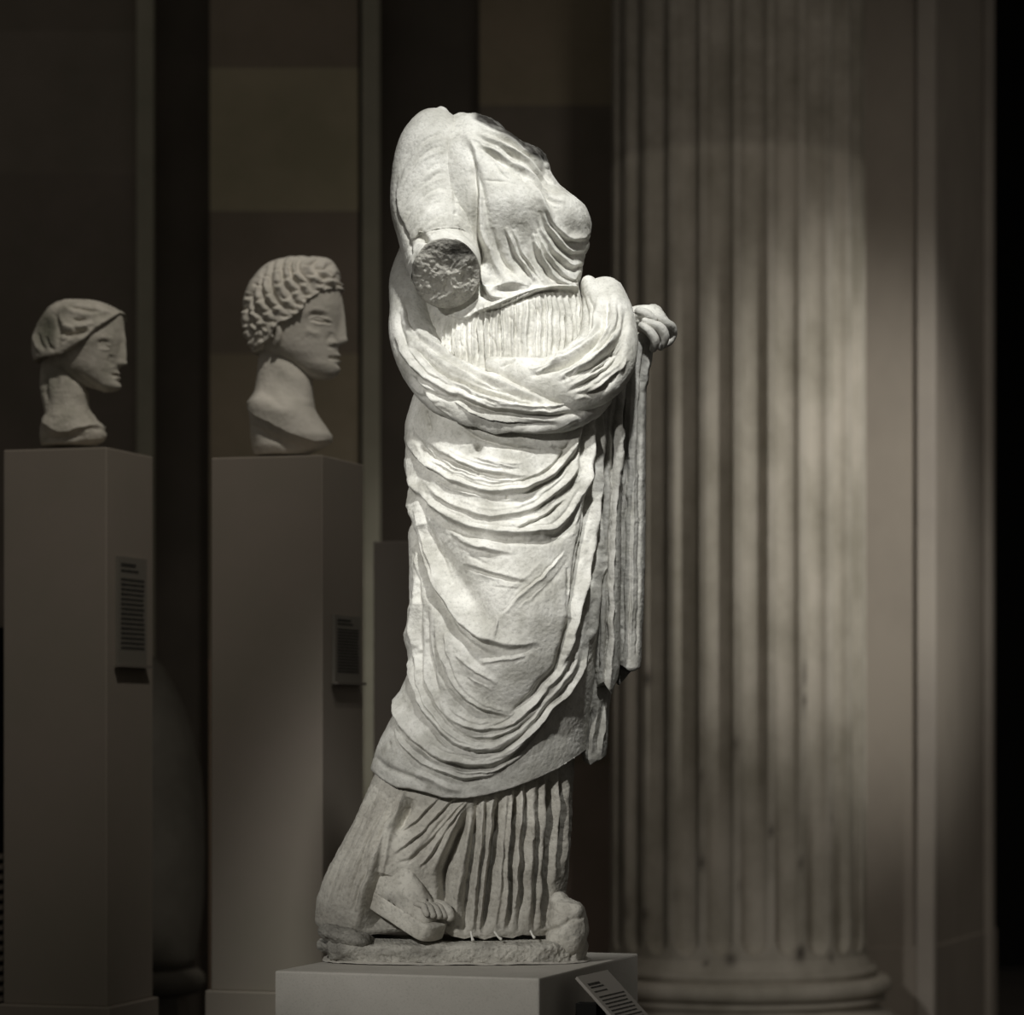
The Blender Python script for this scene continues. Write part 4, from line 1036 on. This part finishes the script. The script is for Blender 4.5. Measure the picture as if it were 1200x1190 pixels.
def face_extra(features):
    """features on the mid-line of the face: (x, y, ry, width across, height)"""
    def f(G):
        X, Y, Dp = G[..., 0], G[..., 1], G[..., 2]
        H = np.zeros_like(X)
        front = None
        for y0, yu, yd, wd, h, xm in features:
            dy = Y-y0; ry = np.where(dy < 0, yu, yd)
            H += h*np.exp(-(dy/ry)**2)*np.exp(-(Dp/wd)**2)*np.clip((X-xm)/10, 0, 1)
        return H
    return f

# short-haired youth
def youth():
    k = 7.66; Fh = Frame(k, yaw=6, pivot=345, pd=0)
    foot = PED[1]
    root = empty('youth_bust', (PX(337, k), k, PZ(533, 7.5)), 'marble head of a youth with short wavy hair, on the taller right-hand pedestal', 'bust')
    Y = lambda *a: K('Y', *a)
    def yy(X, Yv): return 250+X/4.25, 280+Yv/4.25
    rows = []
    for (Yv, xb, xf, hw, cf) in ((97, 400, 520, 20, .5), (104, 340, 560, 70, .5), (120, 300, 585, 110, .48), (150, 255, 612, 145, .46), (190, 215, 628, 170, .45), (240, 185, 634, 186, .44), (290, 168, 640, 192, .42),
                              (340, 164, 644, 192, .40), (380, 162, 643, 186, .40), (405, 162, 640, 180, .40), (425, 164, 637, 174, .40), (460, 172, 633, 165, .42), (500, 186, 630, 156, .45), (540, 215, 626, 146, .48),
                              (575, 260, 622, 134, .5), (605, 300, 622, 120, .52), (640, 350, 628, 104, .55), (670, 405, 622, 84, .55), (690, 460, 608, 62, .55), (702, 510, 585, 35, .5)):
        a = yy(xb, Yv); b = yy(xf, Yv); rows.append((a[1], a[0], b[0], hw/4.25, cf))
    G = head_grid(rows)
    s = 1/4.25
    ex = face_extra([(280+500*s, 125*s, 26*s, 23*s, 36*s, 360), (280+520*s, 22*s, 14*s, 36*s, 12*s, 370),
                     (280+585*s, 12*s, 10*s, 44*s, 15*s, 380), (280+615*s, 12*s, 10*s, 40*s, 13*s, 380), (280+655*s, 24*s, 24*s, 50*s, 8*s, 380),
                     (280+600*s, 5*s, 5*s, 46*s, -9*s, 380), (280+634*s, 9*s, 9*s, 40*s, -8*s, 380)])
    st = [Y('g', 4.0, 3.4, (500, 415), (545, 408), (590, 412)), Y('r', 3.4, 1.1, (478, 395), (520, 380), (570, 376), (612, 386)), Y('r', 1.5, 1.9, (500, 425), (540, 410), (585, 415), (612, 432)),
          Y('r', 1.4, 1.0, (508, 440), (555, 448), (605, 444)), Y('g', 1.3, 2, (508, 432), (555, 436), (606, 438)),
          Y('g', 3.0, 2.2, (600, 480), (592, 520), (600, 560)), Y('g', 1.5, 3, (590, 602), (618, 600), (640, 602)), Y('r', 4, 1.5, (480, 470), (520, 490), (560, 500)),
          Y('g', 5, 3, (330, 590), (400, 640), (470, 690)), Y('r', 3, 2.5, (620, 518), (600, 528), (598, 545))]
    face = finish('head', G, Fh, M['bustA'], root, st, [], rough=.08, extra=ex)
    # ear
    ear = tube_grid([(*yy(318, 500), 36, 3, 5), (*yy(305, 475), 39, 4, 5), (*yy(318, 452), 40, 4.5, 5), (*yy(348, 455), 39, 4, 5), (*yy(356, 485), 38, 4, 5), (*yy(348, 520), 36, 4, 5), (*yy(338, 540), 34, 3, 4)], nu=30, step=.8, persp=False)
    finish('ear', ear, Fh, M['bustA'], root, [], [], rough=.05)
    # hair cap
    hrows = []
    for (Yv, xb, xf, hw, cf) in ((93, 430, 520, 18, .5), (98, 350, 560, 66, .5), (112, 300, 590, 112, .48), (140, 250, 615, 150, .46), (180, 212, 632, 178, .45), (230, 178, 644, 196, .44), (290, 158, 640, 204, .42),
                              (340, 154, 630, 206, .40), (400, 153, 640, 200, .38), (450, 160, 600, 190, .36), (500, 172, 520, 172, .36), (550, 190, 420, 150, .40), (590, 215, 350, 120, .42)):
        a = yy(xb, Yv); b = yy(xf, Yv); hrows.append((a[1], a[0], b[0], hw/4.25, cf))
    hr = random.Random(2)
    hs = []
    locks = [((480, 105), (430, 130), (440, 190), (480, 240), (500, 300)), ((420, 105), (390, 150), (400, 220), (440, 280), (460, 340)), ((360, 115), (340, 170), (360, 250), (400, 310), (430, 370)),
             ((310, 135), (290, 200), (305, 290), (345, 350), (390, 410)), ((270, 165), (245, 240), (260, 320), (300, 380), (330, 430)), ((230, 210), (205, 290), (215, 370), (255, 420), (290, 450)),
             ((200, 280), (180, 350), (190, 420), (230, 470), (260, 500)), ((540, 110), (500, 150), (520, 200), (560, 240), (560, 280)), ((580, 125), (560, 170), (590, 210), (610, 250), (600, 280)),
             ((620, 160), (610, 200), (640, 230), (650, 260)), ((175, 390), (175, 450), (200, 500), (230, 540)), ((450, 330), (480, 350), (470, 380), (440, 400))]
    for L_ in locks:
        jp = [(x, y) for x, y in L_]
        hs.append(Y('r', 5.2, 4.6, *jp)); hs.append(Y('g', 2.6, 5.2, *[(x+24, y-2) for x, y in jp]))
        for x, y in jp[1:]:
            hs.append(Y('g', 1.8, 2.6, (x-22, y+hr.uniform(-6, 6)), (x, y+14), (x+20, y+hr.uniform(-4, 10))))
            hs.append(Y('r', 2.6, 2.2, (x-14, y+22), (x+2, y+30), (x+16, y+20)))
    G = head_grid(hrows)
    line = lambda G: np.interp(250+(G[..., 0]-250)*1, [250+x*s for x in (150, 300, 330, 360, 420, 470, 500, 545, 600, 680)], [280+y*s for y in (600, 520, 480, 440, 420, 385, 330, 300, 268, 262)])
    def hx_(G):        # hair lies over the skull only above the hairline; below it the cap dives under the skin
        d = (G[..., 1]-line(G))
        return np.where(d > 0, -np.clip(d*1.6, 0, 16), 1.5*np.exp(-(d/4)**2)*1.0)
    finish('hair', G, Fh, M['bustA'], root, hs, [], rough=.12, extra=hx_)
    # neck and shoulder cut
    nrows = []
    for (Yv, xb, xf, hw, cf) in ((500, 240, 420, 74, .5), (560, 226, 452, 86, .5), (620, 219, 478, 96, .5), (700, 214, 492, 108, .5), (760, 205, 492, 124, .48), (800, 182, 495, 146, .46), (822, 168, 500, 165, .46), (850, 172, 506, 176, .46), (880, 180, 520, 180, .46),
                              (920, 184, 545, 178, .46), (960, 186, 572, 172, .46), (990, 188, 590, 164, .46), (1010, 190, 586, 156, .46), (1035, 192, 560, 146, .46), (1060, 198, 510, 130, .46), (1078, 205, 470, 118, .46)):
        a = yy(xb, Yv); b = yy(xf, Yv); nrows.append((a[1], a[0], b[0], hw/4.25, cf))
    G = head_grid(nrows)
    ns = [Y('s', 14, 3, (168, 840), (230, 880), (320, 935), (420, 985), (520, 1010), (600, 1005)), Y('r', 9, 2.2, (300, 600), (390, 680), (470, 760), (490, 840)), Y('g', 6, 3, (250, 760), (330, 820), (400, 860)),
          Y('g', 5, 4, (200, 930), (300, 1000), (420, 1040), (520, 1040))]
    finish('neck', G, Fh, M['bustA'], root, ns, [(250+350*s, 280+860*s, 26, 12, 4, 25)], rough=.12)

def lady():
    k = 7.75; Fh = Frame(k, yaw=8, pivot=95, pd=0)
    root = empty('female_bust', (PX(88, k), k, PZ(524, 7.6)), 'smaller marble female head with swept-back hair, on the leftmost pedestal', 'bust')
    s = 1/5.174
    Wk = lambda *a: K('W', *a)
    def ww(X, Yv): return X*s, 330+Yv*s
    def R(rows):
        o = []
        for (Yv, xb, xf, hw, cf) in rows:
            a = ww(xb, Yv); b = ww(xf, Yv); o.append((a[1], a[0], b[0], hw*s, cf))
        return o
    G = head_grid(R([(135, 420, 560, 40, .5), (160, 370, 660, 100, .48), (200, 320, 740, 150, .46), (240, 290, 752, 176, .45), (300, 270, 756, 190, .44), (350, 262, 756, 192, .44), (385, 262, 750, 188, .45), (410, 266, 745, 180, .46),
                     (450, 280, 739, 168, .48), (490, 300, 732, 156, .5), (530, 340, 724, 142, .52), (570, 390, 716, 124, .54), (610, 450, 726, 100, .56), (640, 520, 732, 80, .56), (660, 580, 722, 56, .55), (672, 630, 700, 26, .5)]))
    ex = face_extra([(330+490*s, 135*s, 24*s, 25*s, 42*s, 112), (330+505*s, 20*s, 14*s, 38*s, 12*s, 120), (330+560*s, 11*s, 9*s, 44*s, 18*s, 120), (330+592*s, 12*s, 10*s, 40*s, 16*s, 120),
                     (330+640*s, 24*s, 20*s, 52*s, 8*s, 120), (330+576*s, 5*s, 5*s, 44*s, -8*s, 120), (330+614*s, 9*s, 8*s, 40*s, -8*s, 120)])
    st = [Wk('g', 3.6, 3.2, (630, 402), (670, 394), (705, 398)), Wk('r', 3.2, 1.0, (610, 378), (660, 363), (700, 364), (728, 374)), Wk('r', 1.3, 1.4, (640, 408), (680, 396), (720, 408)), Wk('r', 1.3, 1.0, (640, 425), (680, 430), (718, 424)),
          Wk('g', 2.6, 2.2, (720, 460), (705, 500), (712, 530)), Wk('g', 1.3, 2.4, (700, 580), (725, 576), (745, 578)), Wk('g', 4, 3, (480, 570), (560, 630), (640, 665))]
    finish('head', G, Fh, M['bustB'], root, st, [], rough=.1, extra=ex)
    G = head_grid(R([(112, 420, 470, 30, .5), (118, 370, 550, 80, .5), (140, 325, 640, 140, .47), (165, 290, 705, 178, .46), (200, 262, 745, 196, .45), (250, 232, 748, 208, .43), (300, 208, 745, 214, .42), (350, 194, 740, 224, .40), (400, 192, 700, 218, .38),
                     (440, 200, 620, 206, .36), (475, 215, 520, 180, .36), (495, 240, 440, 140, .38)]))
    xs = [180, 430, 470, 530, 600, 680, 740, 790]; ys = [490, 455, 440, 400, 345, 268, 205, 190]
    def hl(G):
        d = G[..., 1]-np.interp(G[..., 0], [x*s for x in xs], [330+y*s for y in ys])
        return np.where(d > 0, -np.clip(d*1.8, 0, 16), 2.5*np.exp(-(d/5)**2))
    hs = [Wk('f', 5, 5, (430, 440), (520, 400), (600, 335), (680, 262), (750, 205)), Wk('g', 3, 6, (420, 330), (480, 350), (540, 345), (590, 320)), Wk('r', 4, 4, (400, 230), (450, 290), (520, 310), (600, 290), (680, 240)),
          Wk('g', 3, 4, (380, 200), (400, 260), (420, 330), (415, 420)), Wk('r', 4, 4, (430, 385), (500, 380), (570, 350)), Wk('g', 2.5, 4, (440, 400), (510, 365), (560, 335)), Wk('r', 4, 3, (400, 170), (470, 200), (560, 230), (650, 220)),
          Wk('g', 2, 3, (450, 170), (520, 190), (600, 200), (680, 205)), Wk('g', 2, 3, (500, 260), (540, 270), (580, 255)), Wk('r', 3, 3, (230, 330), (260, 400), (300, 450)), Wk('g', 2, 3, (260, 320), (290, 390), (330, 440)), Wk('g', 2, 3, (320, 350), (350, 410), (390, 450)),
          Wk('g', 2.5, 4, (500, 300), (545, 330), (600, 330)), Wk('r', 3, 3, (620, 190), (690, 215), (730, 220))]
    finish('hair', G, Fh, M['bustB'], root, hs, [(330*s, 330+300*s, 14, 14, -5, 0)], rough=.3, extra=hl, patina_shade=lambda x, y, d: .75*np.exp(-(((x-63)/17)**2+((y-392)/22)**2)**2))  # shade of the hair recess painted into the colour as a dark patch
    G = head_grid(R([(440, 250, 420, 74, .5), (480, 242, 450, 86, .5), (540, 246, 480, 96, .5), (600, 250, 502, 108, .5), (680, 260, 524, 120, .5), (740, 266, 534, 126, .5), (780, 270, 545, 140, .48), (800, 274, 556, 155, .46), (830, 268, 575, 170, .45), (870, 252, 600, 176, .45),
                     (905, 246, 632, 172, .44), (930, 244, 645, 166, .44), (960, 246, 636, 160, .44), (985, 250, 600, 150, .44), (998, 256, 560, 140, .44)]))
    ns = [Wk('s', 8, 5, (270, 830), (340, 890), (420, 915), (520, 900), (600, 890), (650, 905)), Wk('r', 7, 1.8, (400, 600), (480, 660), (520, 760)), Wk('f', 4, 5, (262, 480), (265, 600), (275, 700), (290, 790)), Wk('g', 3, 4, (300, 500), (300, 620), (310, 740)),
          Wk('g', 4, 2, (360, 560), (370, 620), (370, 700)), Wk('g', 5, 5, (280, 950), (380, 960), (480, 950), (560, 940))]
    finish('neck', G, Fh, M['bustB'], root, ns, [], rough=.35, patina_shade=lambda x, y, d: .5*np.exp(-(((x-66)/9)**2+((y-455)/22)**2)))
PED = (0, 0)
youth()
lady()
